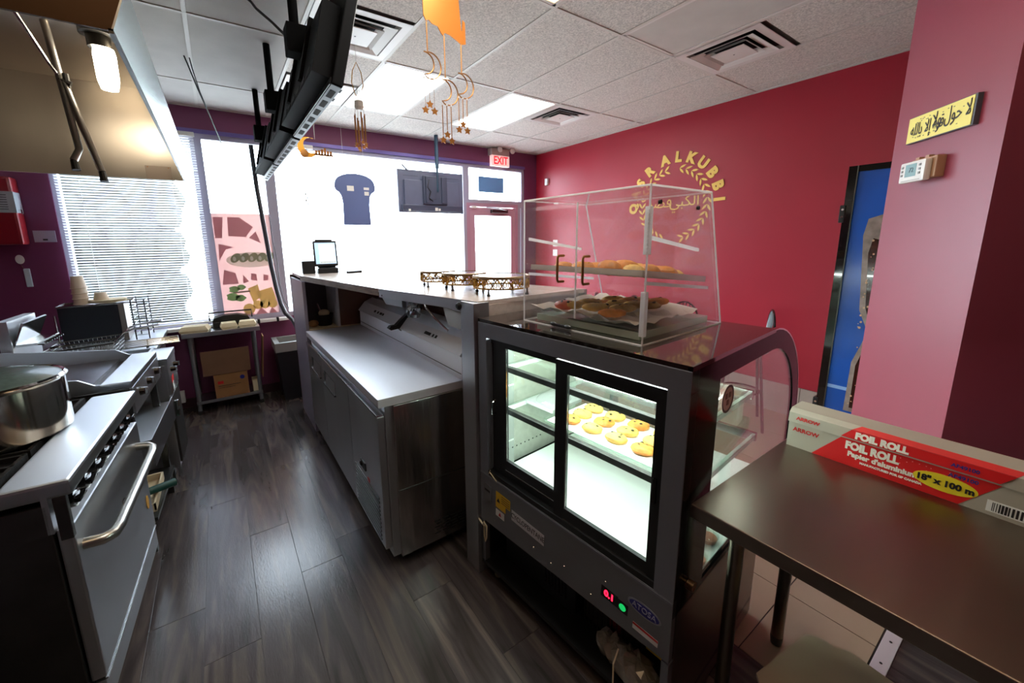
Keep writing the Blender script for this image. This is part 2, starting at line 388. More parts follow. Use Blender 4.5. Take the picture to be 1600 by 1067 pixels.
def window(name, x0, x1, z0, z1, bars=()):
    f = MB(); y0, y1 = YB+.02, YB+.10
    f.box(x0, x1, y0, y1, z1-.05, z1).box(x0, x1, y0, y1, z0, z0+.05).box(x0, x0+.05, y0, y1, z0+.05, z1-.05).box(x1-.05, x1, y0, y1, z0+.05, z1-.05)
    for b in bars: f.box(b-.02, b+.02, y0, y1, z0+.05, z1-.05)
    o = struct(f.build(name, FRAMEM)); part('pane', GLASS, o, x0+.045, x1-.045, YB+.055, YB+.061, z0+.045, z1-.045); return o
w1 = window('window_1', WX0, -.06, SILL, HEAD); window('window_2', -.06, .58, SILL, HEAD); window('window_3', .58, DX, SILL, HEAD); window('window_4', DX, WX1, 2.28, HEAD); window('window_5', 4.08, WX1, 0.02, 2.28)
d = MB().box(DX, DX+.06, YB+.02, YB+.10, 0, 2.28).box(4.04, 4.08, YB+.02, YB+.10, 0, 2.28).box(DX+.06, 4.04, YB+.02, YB+.10, 2.23, 2.28)
do = struct(d.build('door_1', mat('door frame', 'b98fa4', .4)))
lf = MB().box(DX+.065, DX+.15, YB+.03, YB+.08, .02, 2.22).box(3.95, 4.035, YB+.03, YB+.08, .02, 2.22).box(DX+.15, 3.95, YB+.03, YB+.08, 2.10, 2.22).box(DX+.15, 3.95, YB+.03, YB+.08, .02, .25).build('door_leaf', mat('door leaf', 'c29aac', .4), do)
part('pane', GLASS, do, DX+.145, 3.955, YB+.05, YB+.058, .24, 2.11)
MB().tube([(3.2, YB-.02, 1.0), (3.9, YB-.02, 1.0)], .012).build('push_bar', STEEL, do)
cl = MB().box(3.55, 3.85, YB-.03, YB+.03, 2.14, 2.19, None, .006).build('door_closer', STEELD, do); MB().tube([(3.83, YB-.02, 2.18), (3.62, YB-.12, 2.20), (3.45, YB-.01, 2.22)], .009).build('closer_arm', STEEL, do)
part('alarm_contact', WPLA, do, 3.20, 3.28, YB-.01, YB+.02, 2.20, 2.235, .004)
sill = struct(part('trim_2', WPLA, None, WX0, .62, YB-.10, YB+.01, SILL-.03, SILL, .004))
struct(part('trim_3', mat('window head strip', '6c5fa0', .4, .3), None, WX0, WX1, YB-.012, YB, HEAD-.005, HEAD+.035))
struct(part('baseboard_back', mat('dark base', '3a1c26', .5), None, XL, DX, YB-.012, YB, 0, .1))
# outdoors, seen washed out through the glass
struct(part('pavement', mat('concrete', 'cfcfca', .8, var=.1, vscale=2), None, -30, 40, YB+.16, 60, -.12, -.02))
hg = MB().box(-3.4, -.5, YB+2.35, YB+2.8, 0, 3.3)
random.seed(11)
for k in range(700): hg.ell((random.uniform(-3.5, -.45), YB+random.uniform(2.2, 2.6), random.uniform(.0, 3.4)), (random.uniform(.08, .18),)*3, 6, 4)
tag(hg.build('added_hedge', mat('dark hedge leaves', '1c2417', .8, var=.4, vscale=20)), 'unseen dark greenery added outside to darken the gaps of the left window blind', 'added_hedge', kind='stuff')  # unseen greenery, added so the gaps between blind slats turn dark
# window blind: every slat a piece
bl = thing('window_blind', 'lowered white horizontal slat blind in the left window', 'blind', (-.59, YB-.045, SILL))
part('head_rail', WPLA, bl, -.53, .53, -.02, .02, 1.90, 1.94, .003); part('bottom_rail', WPLA, bl, -.52, .52, -.014, .014, .03, .045, .003)
sl = MB(); A = .5
for k in range(4):
    t0 = -.0135+.00675*k; t1 = t0+.00675; h = lambda t: .0018*(1-(t/.0135)**2)
    f = lambda t, dz: (t*cos(A)+(h(t)+dz)*sin(A), -t*sin(A)+(h(t)+dz)*cos(A))
    sl.quad(*[(x, *f(t, 0)) for x, t in ((-.52, t0), (.52, t0), (.52, t1), (-.52, t1))])
sm = sl.build('slat', SLAT, bl, True); sm.location = (0, 0, .07)
for k in range(1, 76): o = link('slat', sm.data, bl); o.location = (0, 0, .07+.0243*k)
for x in (-.36, .30): MB().tube([(x, -.016, .04), (x, -.016, 1.9)], .002, 5).build('ladder_cord', WPLA, bl)
rb = thing('raised_blind', 'raised white blind bunched at the window head behind the menu screens', 'blind', (.62, YB-.045, HEAD-.15))
part('head_rail', WPLA, rb, -.02, .42, -.02, .02, .10, .14, .003)
for k in range(4): part('slat', SLAT, rb, -.02, .42, -.014, .014, .01+.022*k, .014+.022*k)

# ------------------------------------------------------------------ kitchen line along the left
def feet(t, xs, ys, h, m=STEELD, r=.02):
    for x in xs:
        for y in ys:
            o = MB().lathe([(r, 0), (r*1.1, .01), (r*.8, .02), (r*.8, h)], (x, y, 0), 12).build('leg', m, t, True)
t = thing('gas_range', 'stainless gas range with long oven handle and row of black knobs', 'stove', (-.48, 1.685, 0), -.05)
W = .915
part('body', STEELD, t, -.88, -.05, 0, W, .12, .93, .004); feet(t, (-.82, -.1), (.06, W-.06), .125)
part('front_ledge', STEEL, t, -.155, .012, 0, W, .947, 1.0, .010)
part('control_panel', STEELV, t, -.06, -.045, .0, W, .83, .957)
part('side_cheek', STEELD, t, -.035, -.004, -.002, .02, .80, .95, .003)  # dark steel stands in for the dark room this side reflects
for k in range(7):
    kb = MB().cyl((-.045, .10+.118*k, .892), (-.012, .10+.118*k, .892), .036, .033, 18).box(-.014, .006, .10+.118*k-.034, .10+.118*k+.034, .884, .900, None, .003).build('knob', BLACKG, t, True)
    MB().cyl((-.042, .10+.118*k, .935), (-.034, .10+.118*k, .935), .006, n=8).build('pointer_dot', CHROME, kb)
od = part('oven_door', STEELV, t, -.045, -.006, .008, W-.006, .245, .835, .006)
MB().tube([(-.01, .82, .735), (.04, .815, .73), (.062, .79, .725), (.068, .74, .722), (.068, .14, .722), (.062, .09, .725), (.04, .065, .73), (-.01, .06, .735)], .019, 12).build('handle', mat('handle steel', 'a8a59c', .28, 1), od, True)
MB().lathe([(.0, .0), (.03, .0), (.03, .004), (.0, .004)], n=20, sx=1, sy=1.3).build('round_badge', STEELD, od, True, frame((-.005, .50, .60), (0, 1, 0), (0, 0, 1)))
MB().lathe([(.0, .0), (.022, .0), (.022, .002), (.0, .002)], n=20, sy=1.6).build('sticker', mat('orange sticker', 'd29a28', .5), od, False, frame((-.005, .83, .42), (0, 1, 0), (0, 0, 1)))
part('kick_panel', STEELV, t, -.04, -.01, .01, W-.008, .125, .232, .003); part('trim_line', CHROME, t, -.012, -.004, .01, W-.01, .234, .240)
part('cooktop', IRON, t, -.86, -.155, .01, W-.01, .93, .965)
for k in range(3):
    for r in range(2):
        cx, cy = -.33-.33*r, .16+.30*k; g = MB()
        for q in (-.13, -.045, .045, .13): g.box(cx-.155, cx+.155, cy+q-.006, cy+q+.006, .99, 1.003)
        for q in (-.15, .15): g.box(cx+q-.006, cx+q+.006, cy-.14, cy+.14, .965, 1.003)
        go = g.build('burner_grate', IRON, t); MB().lathe([(.05, .962), (.055, .975), (.03, .985), (0, .985)], (cx, cy, 0), 16).build('burner', STEELD, go, True)
part('backguard', STEELV, t, -.91, -.86, 0, W, .93, 1.25, .004)

t = thing('stock_pot', 'large stainless pot with glass lid standing on the range', 'pot', (-.79, 2.23, 1.004)); t.scale = (1.264, 1.264, 1.31)
MB().lathe([(.165, 0), (.174, .008), (.174, .155), (.179, .160), (.181, .163), (.176, .165), (.171, .160), (.171, .02), (0, .02)], n=48).build('body', mat('pot steel', 'b9b3a8', .12, 1, .04, 3), t, True)
lid = MB().lathe([(.172, .166), (.150, .176), (.10, .190), (.05, .197), (0, .199)], n=40).build('glass_lid', mat('steamed lid glass', '4d6460', .3, var=.25, vscale=60, coat=.6), t, True)
MB().lathe([(.176, .162), (.179, .167), (.174, .172), (.168, .168)], n=40, cap=False).build('lid_rim', CHROME, lid, True)
MB().lathe([(.012, .198), (.014, .215), (.026, .225), (.028, .236), (.018, .244), (0, .246)], n=18).build('knob', mat('wood knob', 'b98a68', .4), lid, True)
MB().tube([(-.03, -.172, .13), (-.03, -.21, .135), (.03, -.21, .135), (.03, -.172, .13)], .007).build('handle', CHROME, t, True)

t = thing('griddle', 'stainless countertop griddle with side splash guards next to the range', 'griddle', (-.452, 2.70, 0), -.05)
L = .70
part('body', STEELD, t, -.72, -.012, 0, L, .83, .985, .003); part('griddle_plate', mat('griddle plate', '8f9298', .3, 1, .15, 6), t, -.70, -.185, .012, L-.012, .985, 1.0)
part('grease_trough', STEELD, t, -.185, -.125, .012, L-.012, .975, .982)
part('front_ledge', STEEL, t, -.125, .0, .0, L, .985, 1.022, .005)
for y0 in (0, L-.012): MB().prism([(-.72, .985), (-.12, .985), (-.12, 1.023), (-.14, 1.024), (-.20, 1.063), (-.40, 1.083), (-.72, 1.12)], 'y', y0, y0+.012).build('splash_guard', STEELV, t)
part('back_splash', STEELV, t, -.735, -.72, 0, L, .93, 1.13)
part('front_panel', STEELV, t, -.012, .0, .0, L, .84, .985, .002)
for y in (.14, .34, .56):
    k = MB().cyl((0, y, .92), (.02, y, .92), .024, .02, 14).build('knob', BLACKG, t, True); MB().box(.018, .034, y-.005, y+.005, .90, .94).build('grip', CHROME, k)
for x in (-.68, -.04):
    for y in (.03, L-.03): part('leg', STEELD, t, x-.018, x+.018, y-.018, y+.018, 0, .83)
tr = MB().box(-.50, .04, .0, L+.03, .640, .648).box(.034, .04, .0, L+.03, .648, .678).box(-.50, .04, .0, .006, .52, .678).box(.034, .04, .0, L+.03, .52, .64).build('drip_shelf', STEEL, t)
part('lower_shelf', STEELD, t, -.66, .0, .03, L-.03, .18, .2)
t = thing('food_tray', 'shallow white tray on the low shelf under the griddle', 'tray', (-.62, 3.0, .2))
MB().box(-.12, .16, -.2, .2, 0, .008).box(-.12, -.11, -.2, .2, .008, .05).box(.15, .16, -.2, .2, .008, .05).box(-.12, .16, -.2, -.19, .008, .05).box(-.12, .16, .19, .2, .008, .05).build('tray_shell', CREAM, t)
t = thing('scraper', 'teal handled scraper lying across the tray under the griddle', 'scraper', (-.46, 2.93, .285), .5)
MB().cyl((-.1, 0, 0), (.09, 0, -.02), .022, .024, 12).build('handle', GREEN, t, True); part('blade', STEEL, t, -.2, -.09, -.04, .04, -.003, .003)

t = thing('deep_fryer', 'tall stainless deep fryer with open oil tank nearest the back window', 'fryer', (-.375, 3.46, 0), -.03)
L = .40
part('cabinet', STEELV, t, -.78, -.02, 0, L, .13, .90, .004); feet(t, (-.72, -.08), (.05, L-.05), .135)
part('front_ledge', STEEL, t, -.12, 0, 0, L, .90, .945, .004)
dr = part('cabinet_door', STEELD, t, -.022, -.006, .02, L-.02, .16, .66, .003); part('handle', CHROME, dr, -.006, .018, .05, .07, .5, .62, .003)
MB().box(-.02, -.004, .0, L, .68, .90).build('control_panel', STEELV, t)
for k, y in enumerate((.12, .27)): kb = MB().cyl((-.004, y, .84), (.025, y, .84), .02, .016, 12).build('knob', BLACKG, t, True); MB().box(.022, .034, y-.004, y+.004, .824, .856).build('grip', CHROME, kb)
part('warning_label', REDL, t, -.0045, -.003, .09, .19, .74, .79); MB().lathe([(0, 0), (.028, 0), (.028, .002), (0, .002)], n=18, sy=1.4).build('oval_badge', WPLA, t, False, frame((-.004, .14, .71), (0, 1, 0), (0, 0, 1)))
tank = MB()
for q in ((-.76, -.12, 0, .02), (-.76, -.12, L-.02, L), (-.78, -.74, 0, L), (-.135, -.12, 0, L)): tank.box(*q, .90, .955)
tank.build('tank_rim', STEEL, t); part('oil', mat('dark oil', '22180c', .08), t, -.74, -.135, .02, L-.02, .88, .902)
rs = MB().prism([(-.75, .90), (-.70, .90), (-.70, 1.10), (-.70, 1.29), (-.75, 1.29)], 'y', 0, L).build('riser', STEELV, t)
hg = MB().prism([(-.695, 1.15), (-.69, 1.145), (-.64, 1.27), (-.65, 1.275)], 'y', .02, L-.02).box(-.69, -.60, .02, L-.02, 1.13, 1.145)
for k in range(9): hg.cyl((-.61, .04+.04*k, 1.135), (-.575, .04+.04*k, 1.13), .006, n=6)
hg.build('basket_hanger', STEELP, t)
def basket(loc, rz, label):
    t = thing('fry_basket', label, 'basket', loc, rz, rot=(0, -.05, rz)); a, b, h = .17, .075, .1
    R = lambda z, s: [(-a*s, -b*s, z), (a*s, -b*s, z), (a*s, b*s, z), (-a*s, b*s, z)]
    MB().tube(R(0, 1), .0045, 6, closed=True).tube(R(-h, .9), .003, 6, closed=True).build('rim', STEELP, t, True)
    m = MB()
    for k in range(15):
        x = -a+2*a*k/14
        m.tube([(x, -b, 0), (x*.9, -b*.9, -h), (x*.9, b*.9, -h), (x, b, 0)], .0014, 4)
    for k in range(7):
        y = -b+2*b*k/6; m.tube([(-a, y, 0), (-a*.9, y*.9, -h), (a*.9, y*.9, -h), (a, y, 0)], .0014, 4)
    for k in range(1, 4): m.tube(R(-h*k/4, 1-.025*k), .0014, 4, closed=True)
    o = m.build('wire_mesh', STEEL, t); o['kind'] = 'stuff'
    hd = MB().tube([(a, -.03, 0), (a+.05, -.03, .05), (a+.1, -.02, .065), (a+.24, -.018, .075), (a+.24, .018, .075), (a+.1, .02, .065), (a+.05, .03, .05), (a, .03, 0)], .005, 7).build('handle', STEELP, t, True)
basket((-.80, 3.56, 1.085), -.05, 'wire fry basket hung in the near half of the fryer tank'); basket((-.80, 3.745, 1.085), -.03, 'wire fry basket hung in the far half of the fryer tank')

def table(label, x0, x1, y0, y1, h, zs=None, m=STEEL, lm=STEELV, leg=.019, inset=.05, name='work_table', lx=None):
    t = thing(name, label, 'table', ((x0+x1)/2, (y0+y1)/2, 0)); a, b = (x1-x0)/2, (y1-y0)/2
    MB().box(-a, a, -b, b, h-.045, h, None, .004).build('tabletop', m, t)
    for x in (-a+inset, a-inset) if lx is None else lx:
        for y in (-b+inset, b-inset): lg = MB().cyl((x, y, .03), (x, y, h-.045), leg, n=14).build('leg', lm, t, True); MB().lathe([(.012, 0), (.02, .004), (leg*1.05, .03), (leg*1.05, .045)], (x, y, 0), 12).build('foot', STEELD, lg, True)
    if zs: part('undershelf', m, t, -a+inset-.02, a-inset+.02, -b+inset-.02, b-inset+.02, zs-.03, zs, .003)
    return t
table('low steel table in the back left corner holding the black oven', -1.45, -.50, 4.12, 5.02, .90, .25)
t = thing('countertop_oven', 'black countertop oven with a steel edge beside the blind', 'oven', (-.935, 4.62, .90), .05)
part('body', mat('navy black enamel', '141a24', .35), t, -.205, .165, 0, .34, .004, .325, .008); part('control_strip', mat('satin steel', '8f8880', .35, .8), t, .165, .205, -.004, .34, .004, .325, .004)
MB().tube([(-.22, -.02, .05), (-.22, -.02, .27)], .008).build('handle', STEELP, t, True)
for x in (-.17, .17):
    for y in (.03, .3): MB().cyl((x, y, 0), (x, y, .006), .013, n=10).build('foot', BLACK, t)
t = thing('sheet_pan', 'flat silver sheet pan on top of the black oven', 'tray', (-.93, 4.76, 1.226), .05)
part('pan_base', STEELP, t, -.22, .24, -.13, .15, 0, .004); MB().tube([(-.22, -.13, .008), (.24, -.13, .008), (.24, .15, .008), (-.22, .15, .008)], .006, closed=True).build('rolled_rim', STEELP, t, True)
CUP = mat('foam cup', 'd9cbb4', .65)
cupm = None
for k, w_ in enumerate(('lowest', 'second lowest', 'third', 'topmost')):
    t = thing('foam_cup', w_+' cup of the tall upturned foam cup stack on the black oven', 'cup', (-1.01, 4.73, 1.2355+.045*k), group='stack of upturned foam cups')
    if cupm is None: cupm = MB().lathe([(.052, 0), (.055, .006), (.050, .01), (.038, .10), (.036, .105), (0, .105)], n=24).build('cup_shell', CUP, t, True)
    else: link('cup_shell', cupm.data, t)
t = thing('foam_bowl', 'single upturned foam bowl next to the tall cup stack', 'bowl', (-.885, 4.74, 1.262)); MB().lathe([(.05, 0), (.052, .004), (.038, .065), (0, .068)], n=24).build('bowl_shell', CUP, t, True)
pltm = None
for k, w_ in enumerate(('lowest', 'second lowest', 'third', 'topmost')):
    t = thing('foam_plate', w_+' cream foam plate of the flat stack under the upturned bowl', 'plate', (-.85, 4.76, 1.236+.006*k), group='stack of foam plates')
    if pltm is None: pltm = MB().lathe([(.06, 0), (.125, .006), (.13, .008), (.125, .010), (0, .006)], n=32).build('plate_shell', FOAM, t, True)
    else: link('plate_shell', pltm.data, t)
t = thing('wire_rack', 'small upright wire rack standing to the right of the black oven', 'rack', (-.64, 4.72, .90))
for x in (-.04, .05):
    for y in (-.12, .16): MB().cyl((x, y, 0), (x, y, .36), .005, n=6).build('upright', BLACK, t)
for k in range(7): MB().tube([(-.04, -.12, .04+.05*k), (.05, -.12, .04+.05*k), (.05, .16, .04+.05*k), (-.04, .16, .04+.05*k)], .0028, 5, closed=True).build('wire', STEEL, t)
t = thing('cooling_grid', 'wire cooling grid laid across the front of the fryer top', 'rack', (-.60, 4.02, .905), .1)
MB().tube([(-.24, -.12, .06), (.26, -.12, .06), (.26, .16, .06), (-.24, .16, .06)], .005, 6, closed=True).build('rim', STEELP, t, True)
for k in range(1, 8): MB().tube([(-.24, -.14+.04*k, .062), (.26, -.14+.04*k, .062)], .0022, 5).build('wire', STEELP, t)
for x in (-.2, .06):
    for y in (-.10, .14): MB().cyl((x, y, -.004), (x, y, .06), .005, n=6).build('leg', STEELD, t)

# back work table with boxes
table('small steel work table with cartons below, under the decorated window', -.385, .285, 4.775, 5.13, .865, .145, inset=.06, lm=mat('table leg', '8a8f92', .35, .7))
def carton(name, label, loc, rz, sx, sy, sz, m, flaps=True, cat='box'):
    t = thing(name, label, cat, loc, rz)
    part('carton', m, t, -sx/2, sx/2, -sy/2, sy/2, 0, sz, .003)
    part('tape', mat('tape', 'b59a70', .3), t, -sx/2-.001, sx/2+.001, -.02, .02, sz-.04, sz+.0015)
    return t
t = carton('cardboard_box', 'orange brown cardboard box with print on the lower table shelf', (-.03, 4.93, .145), .02, .30, .22, .25, CARD)
part('red_print', REDL, t, -.12, -.07, -.1115, -.1105, .15, .18); part('printed_line', INK, t, -.12, .08, -.1115, -.1105, .125, .13); part('printed_line', INK, t, -.12, .03, -.1115, -.1105, .105, .108)
MB().lathe([(0, 0), (.022, 0), (.022, .001), (0, .001)], n=18).build('blue_print', BLUEI, t, False, frame((.10, -.1105, .19), (1, 0, 0), (0, 0, 1)))
t = carton('cardboard_box', 'wide dark brown open carton stacked on the printed box', (-.05, 4.945, .397), 0, .42, .26, .20, CARDD)
MB().box(-.21, .21, -.135, -.129, .12, .26).build('flap', CARDD, t); part('tissue', PAPER, t, .03, .10, -.10, -.04, .20, .24)
t = carton('small_box', 'small pale yellow box on the shelf right of the printed carton', (.19, 4.92, .145), 0, .06, .16, .12, CREAM)
t = thing('cardboard_sheet', 'loose cardboard sheet leaning against the right table leg', 'cardboard', (.262, 4.86, .30), 0, rot=(.0, .1, 0)); part('sheet', CARD, t, -.004, .004, -.07, .12, .0, .45)
def clamshell(loc, rz, label, sx=.2, sy=.2, n=1):
    t = thing('foam_box', label, 'food box', loc, rz)
    for k in range(n):
        z = .022*k
        MB().prism([(-sx/2, z), (sx/2, z), (sx/2+.012, z+.02), (-sx/2-.012, z+.02)], 'y', -sy/2, sy/2).build('tray', FOAM, t)
    z = .022*n
    b = bmesh.new(); m = MB(); A = [(-sx/2-.012, -sy/2-.008), (sx/2+.012, -sy/2-.008), (sx/2+.012, sy/2+.008), (-sx/2-.012, sy/2+.008)]
    lo = [m.bm.verts.new((x, y, z)) for x, y in A]; hi = [m.bm.verts.new((x*.8, y*.8, z+.04)) for x, y in A]
    for i in range(4): m.bm.faces.new((lo[i], lo[(i+1) % 4], hi[(i+1) % 4], hi[i]))
    m.bm.faces.new(hi); m.bm.faces.new(lo[::-1]); m.build('lid', FOAM, t)
clamshell((-.27, 4.87, .866), -.15, 'wide flat stack of foam food boxes at the left end of the small table', .22, .15, 1)
clamshell((.015, 4.865, .866), .05, 'foam food box in the middle of the small table', .13, .13, 1); clamshell((.18, 4.87, .866), -.05, 'foam food box at the right end of the small table', .14, .12, 1)
t = thing('panini_press', 'black contact grill with raised bar handle behind the foam boxes', 'grill', (.045, 5.005, .866))
part('base', BLACK, t, -.17, .17, -.06, .06, 0, .06, .01); MB().prism([(-.17, .06), (.17, .06), (.15, .10), (.06, .125), (-.06, .125), (-.15, .10)], 'y', -.06, .06).build('lid', BLACK, t)
MB().tube([(-.19, -.04, .08), (-.19, -.05, .16), (.19, -.05, .16), (.19, -.04, .08)], .008).build('handle', BLACK, t)
# bin, outlet and wall bits
t = thing('trash_bin', 'tall black bin with grey rim lid beside the prep fridge', 'bin', (.60, 4.90, 0))
MB().prism([(-.15, 0), (.15, 0), (.19, .58), (-.19, .58)], 'y', -.17, .17).build('bin_body', mat('bin black', '171b22', .4), t)
rm = MB()
for q in ((-.20, .20, -.19, -.14), (-.20, .20, .14, .19), (-.20, -.15, -.14, .14), (.15, .20, -.14, .14)): rm.box(*q, .56, .66)
rm.build('rim_lid', GREYL, t); part('liner', BLACKG, t, -.15, .15, -.14, .14, .50, .60)
t = thing('junction_box', 'small white outlet box low on the back wall beside the fryer', 'outlet', (-.50, YB-.03, .14)); part('cover', WPLA, t, -.045, .045, -.03, .03, -.06, .06, .004); MB().tube([(0, 0, .06), (0, .015, .45)], .008).build('conduit', GREYL, t)
t = thing('alarm_plate', 'small white notice plate on the maroon wall left of the blind', 'plate', (-1.245, YB-.006, 1.815)); part('plate', mat('notice', 'a8a4b8', .5), t, -.068, .068, -.004, .006, -.05, .05); part('slot', INK, t, -.015, .015, -.006, -.004, -.035, -.022)
t = thing('fire_system_box', 'red fire suppression cabinet with white label at the far left wall', 'cabinet', (-1.47, YB, 1.745))
part('case_body', mat('cabinet red', '8c1622', .35), t, -.14, .13, -.16, 0, 0, .55, .02); part('label_band', mat('cabinet label', 'aab4bc', .4), t, -.135, .1315, -.1615, -.02, .26, .43); part('latch', CHROME, t, .13, .145, -.12, -.09, .26, .29)
for k in range(7): part('print_line', INK, t, -.09, .09, -.1625, -.1615, .285+.019*k, .290+.019*k)
t = thing('hanging_keys', 'white key tag and slim white fob hanging below the red cabinet', 'keys', (-1.42, YB-.02, 1.62))
MB().lathe([(0, 0), (.026, 0), (.028, .005), (0, .01)], n=16, sy=1.4).build('key_tag', WPLA, t, True, frame((0, 0, 0), (1, 0, 0), (0, 0, 1))); MB().tube([(0, 0, -.04), (.01, 0, -.09)], .004).build('ring', CHROME, t); part('fob', mat('pale fob', 'b9c8d4', .4), t, .005, .045, -.008, .006, -.24, -.08, .006)

# hood above the cooking line
t = thing('exhaust_hood', 'large stainless exhaust hood over the cooking line', 'hood', (0, 0, 2.2))
HY0, HY1 = 1.30, 3.90
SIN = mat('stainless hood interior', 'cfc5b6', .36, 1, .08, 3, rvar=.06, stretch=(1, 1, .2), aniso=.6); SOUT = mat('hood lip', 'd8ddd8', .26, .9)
part('lip', STEELD, t, -.147, -.138, HY0, HY1, -.006, .004)
MB().prism([(-.143, 0), (-.139, 0), (-.103, .10), (-.107, .10)], 'y', HY0, HY1).build('front_flange', SOUT, t)
MB().prism([(-.109, .10), (-.104, .10), (-.335, .62), (-.34, .62)], 'y', HY0, HY1).build('front_panel', SIN, t)
prof = [(-1.62, 0), (-.143, 0), (-.107, .10), (-.34, .62), (-1.62, .62)]
MB().prism(prof, 'y', HY0, HY0+.008).build('end_panel', mat('warm light tinted steel', '4f3820', .4, .6), t)  # brown colour stands for warm light on the near steel end
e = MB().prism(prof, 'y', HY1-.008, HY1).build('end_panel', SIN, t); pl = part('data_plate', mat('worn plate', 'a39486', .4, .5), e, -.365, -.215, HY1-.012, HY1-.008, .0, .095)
for x in (-.35, -.23): MB().cyl((x, HY1-.012, .085), (x, HY1-.016, .085), .004, n=8).build('rivet', COPPER, e)
part('roof_panel', SIN, t, -1.62, -.335, HY0, HY1, .612, .62); part('back_panel', SIN, t, -1.62, -1.6, HY0, HY1, -.1, .62)
for k in range(5): f = MB().box(-.012, .012, -.24, .24, -.25, .25, Matrix.Translation((-1.32, HY0+.27+.51*k, .33)) @ Matrix.Rotation(.75, 4, 'Y'), .004).build('filter', STEELD, t)
lp = MB().lathe([(.075, .612), (.075, .59), (.05, .585), (.048, .53)], (-.385, 3.0, 0), 20).build('lamp_base', STEELD, t, True); MB().lathe([(.042, .53), (.047, .50), (.045, .38), (.035, .335), (.0, .325)], (-.372, 3.0, 0), 20).build('lamp_globe', GLOBE, lp, True)
for q in ([(-.575, 3.0, .61), (-.557, 3.0, .37), (-.535, 3.0, .02), (-.56, 2.98, -.04)], [(-.545, 3.0, .34), (-.51, 3.0, .15), (-.475, 3.0, -.03), (-.46, 2.98, -.09)]): MB().tube(q, .016, 10).build('agent_pipe', mat('pipe steel', 'b5b2ac', .3, .8), t, True)
MB().tube([(-.60, 2.65, .52), (-.575, 2.95, .40), (-.556, 3.0, .36)], .007).build('agent_pipe', STEELP, t, True)
MB().cyl((-.56, 3, .35), (-.52, 3, .33), .016, n=8).cyl((-.535, 3, .38), (-.535, 3, .31), .014, n=8).build('pipe_tee', STEELD, t)
for p in ((-.56, 2.98, -.04), (-.46, 2.98, -.09)): MB().cyl(p, (p[0]+.005, p[1]-.01, p[2]-.05), .014, .018, 10).build('nozzle', STEELD, t)
for x in (-.5, -1.3):
    for y in (1.6, 3.6): MB().cyl((x, y, .62), (x, y, .87), .006, n=6).build('hanger_rod', STEELD, t)

# ------------------------------------------------------------------ prep fridge and serving counter
t = thing('prep_fridge', 'long stainless sandwich prep fridge with bright worktop and three doors', 'fridge', (.561, 1.803, 0))
L = 1.875
part('cabinet', STEELV, t, .035, .72, .012, L-.01, .075, .925, .003)
part('worktop', STEELB, t, 0, .478, 0, L, .925, .970, .003)
MB().prism([(.475, .93), (.72, .93), (.72, 1.20), (.60, 1.20), (.475, 1.108)], 'y', 0, L).build('rail_housing', STEELB, t)
part('splash_line', STEELD, t, .4735, .4755, .01, L-.01, 1.000, 1.004)
ld = MB().prism([(.462, 1.108), (.470, 1.100), (.60, 1.195), (.60, 1.215), (.525, 1.18)], 'y', 0, .86).build('lid', STEELB, t)
ld2 = MB().prism([(.462, 1.108), (.470, 1.100), (.60, 1.195), (.60, 1.215), (.525, 1.18)], 'y', .90, L).build('lid', STEELB, t)
fm = lambda y: frame((.4925, y, 1.146), (0, -1, 0), (.66, 0, .75))
for par, y0, segs in ((ld, .40, ((-.10, .085), (.01, .02), (.05, .022))), (ld2, 1.40, ((-.10, .04), (-.02, .03), (.04, .05), (.10, .03)))):
    for a, wd in segs: MB().box(a, a+wd, -.010, .010, .0, .0012).build('print_block', INK, par, False, fm(y0))
dd = [(.02, .56, None), (.566, 1.30, 1), (1.306, L-.008, 1)]
for a, b, h in dd:
    dr = part('door', STEELV, t, -.002, .034, a, b, .13, .872, .004); part('top_rim', CHROME, dr, -.006, .03, a, b, .872, .882, .003)
    if h:
        hy0 = a+.04 if a > 1 else a+.33; part('recess', DARKV, dr, -.004, 0, hy0, hy0+.34, .715, .79); MB().prism([(-.012, .70), (-.004, .79), (-.001, .79), (-.001, .70)], 'y', hy0, hy0+.26).build('pull_plate', STEELV, dr); part('pull_lip', STEELD, dr, -.014, -.002, hy0, hy0+.34, .69, .70)
    else:
        for k in range(11): part('louver', STEELD, dr, -.007, -.001, .07, .50, .155+.024*k, .165+.024*k, .001)
        part('control_box', BLACK, dr, -.010, -.001, .28, .36, .45, .50, .003); MB().cyl((-.008, .34, .475), (-.022, .34, .475), .014, n=14).build('dial', BLACKG, dr, True); part('switch', REDL, dr, -.012, -.009, .20, .235, .425, .445)
part('kick_strip', DARKV, t, .05, .7, .03, L-.03, .07, .13)
ep = part('end_panel', STEELS, t, .075, .49, -.006, .012, .07, .922, .002); part('seam', STEELD, ep, .075, .49, -.0075, -.005, .452, .456)
for r in range(5):
    for k in range(4): part('vent_slot', DARKV, ep, .27+.05*k+.012*(r % 2), .305+.05*k+.012*(r % 2), -.0075, -.005, .115+.018*r, .121+.018*r)
for x in (.10, .66):
    for y in (.08, L-.08): c = MB().cyl((x-.012, y, .034), (x+.012, y, .034), .034, n=16).build('caster', BLACK, t, True); part('fork', STEELD, c, x-.02, x+.02, y-.02, y+.02, .05, .08)

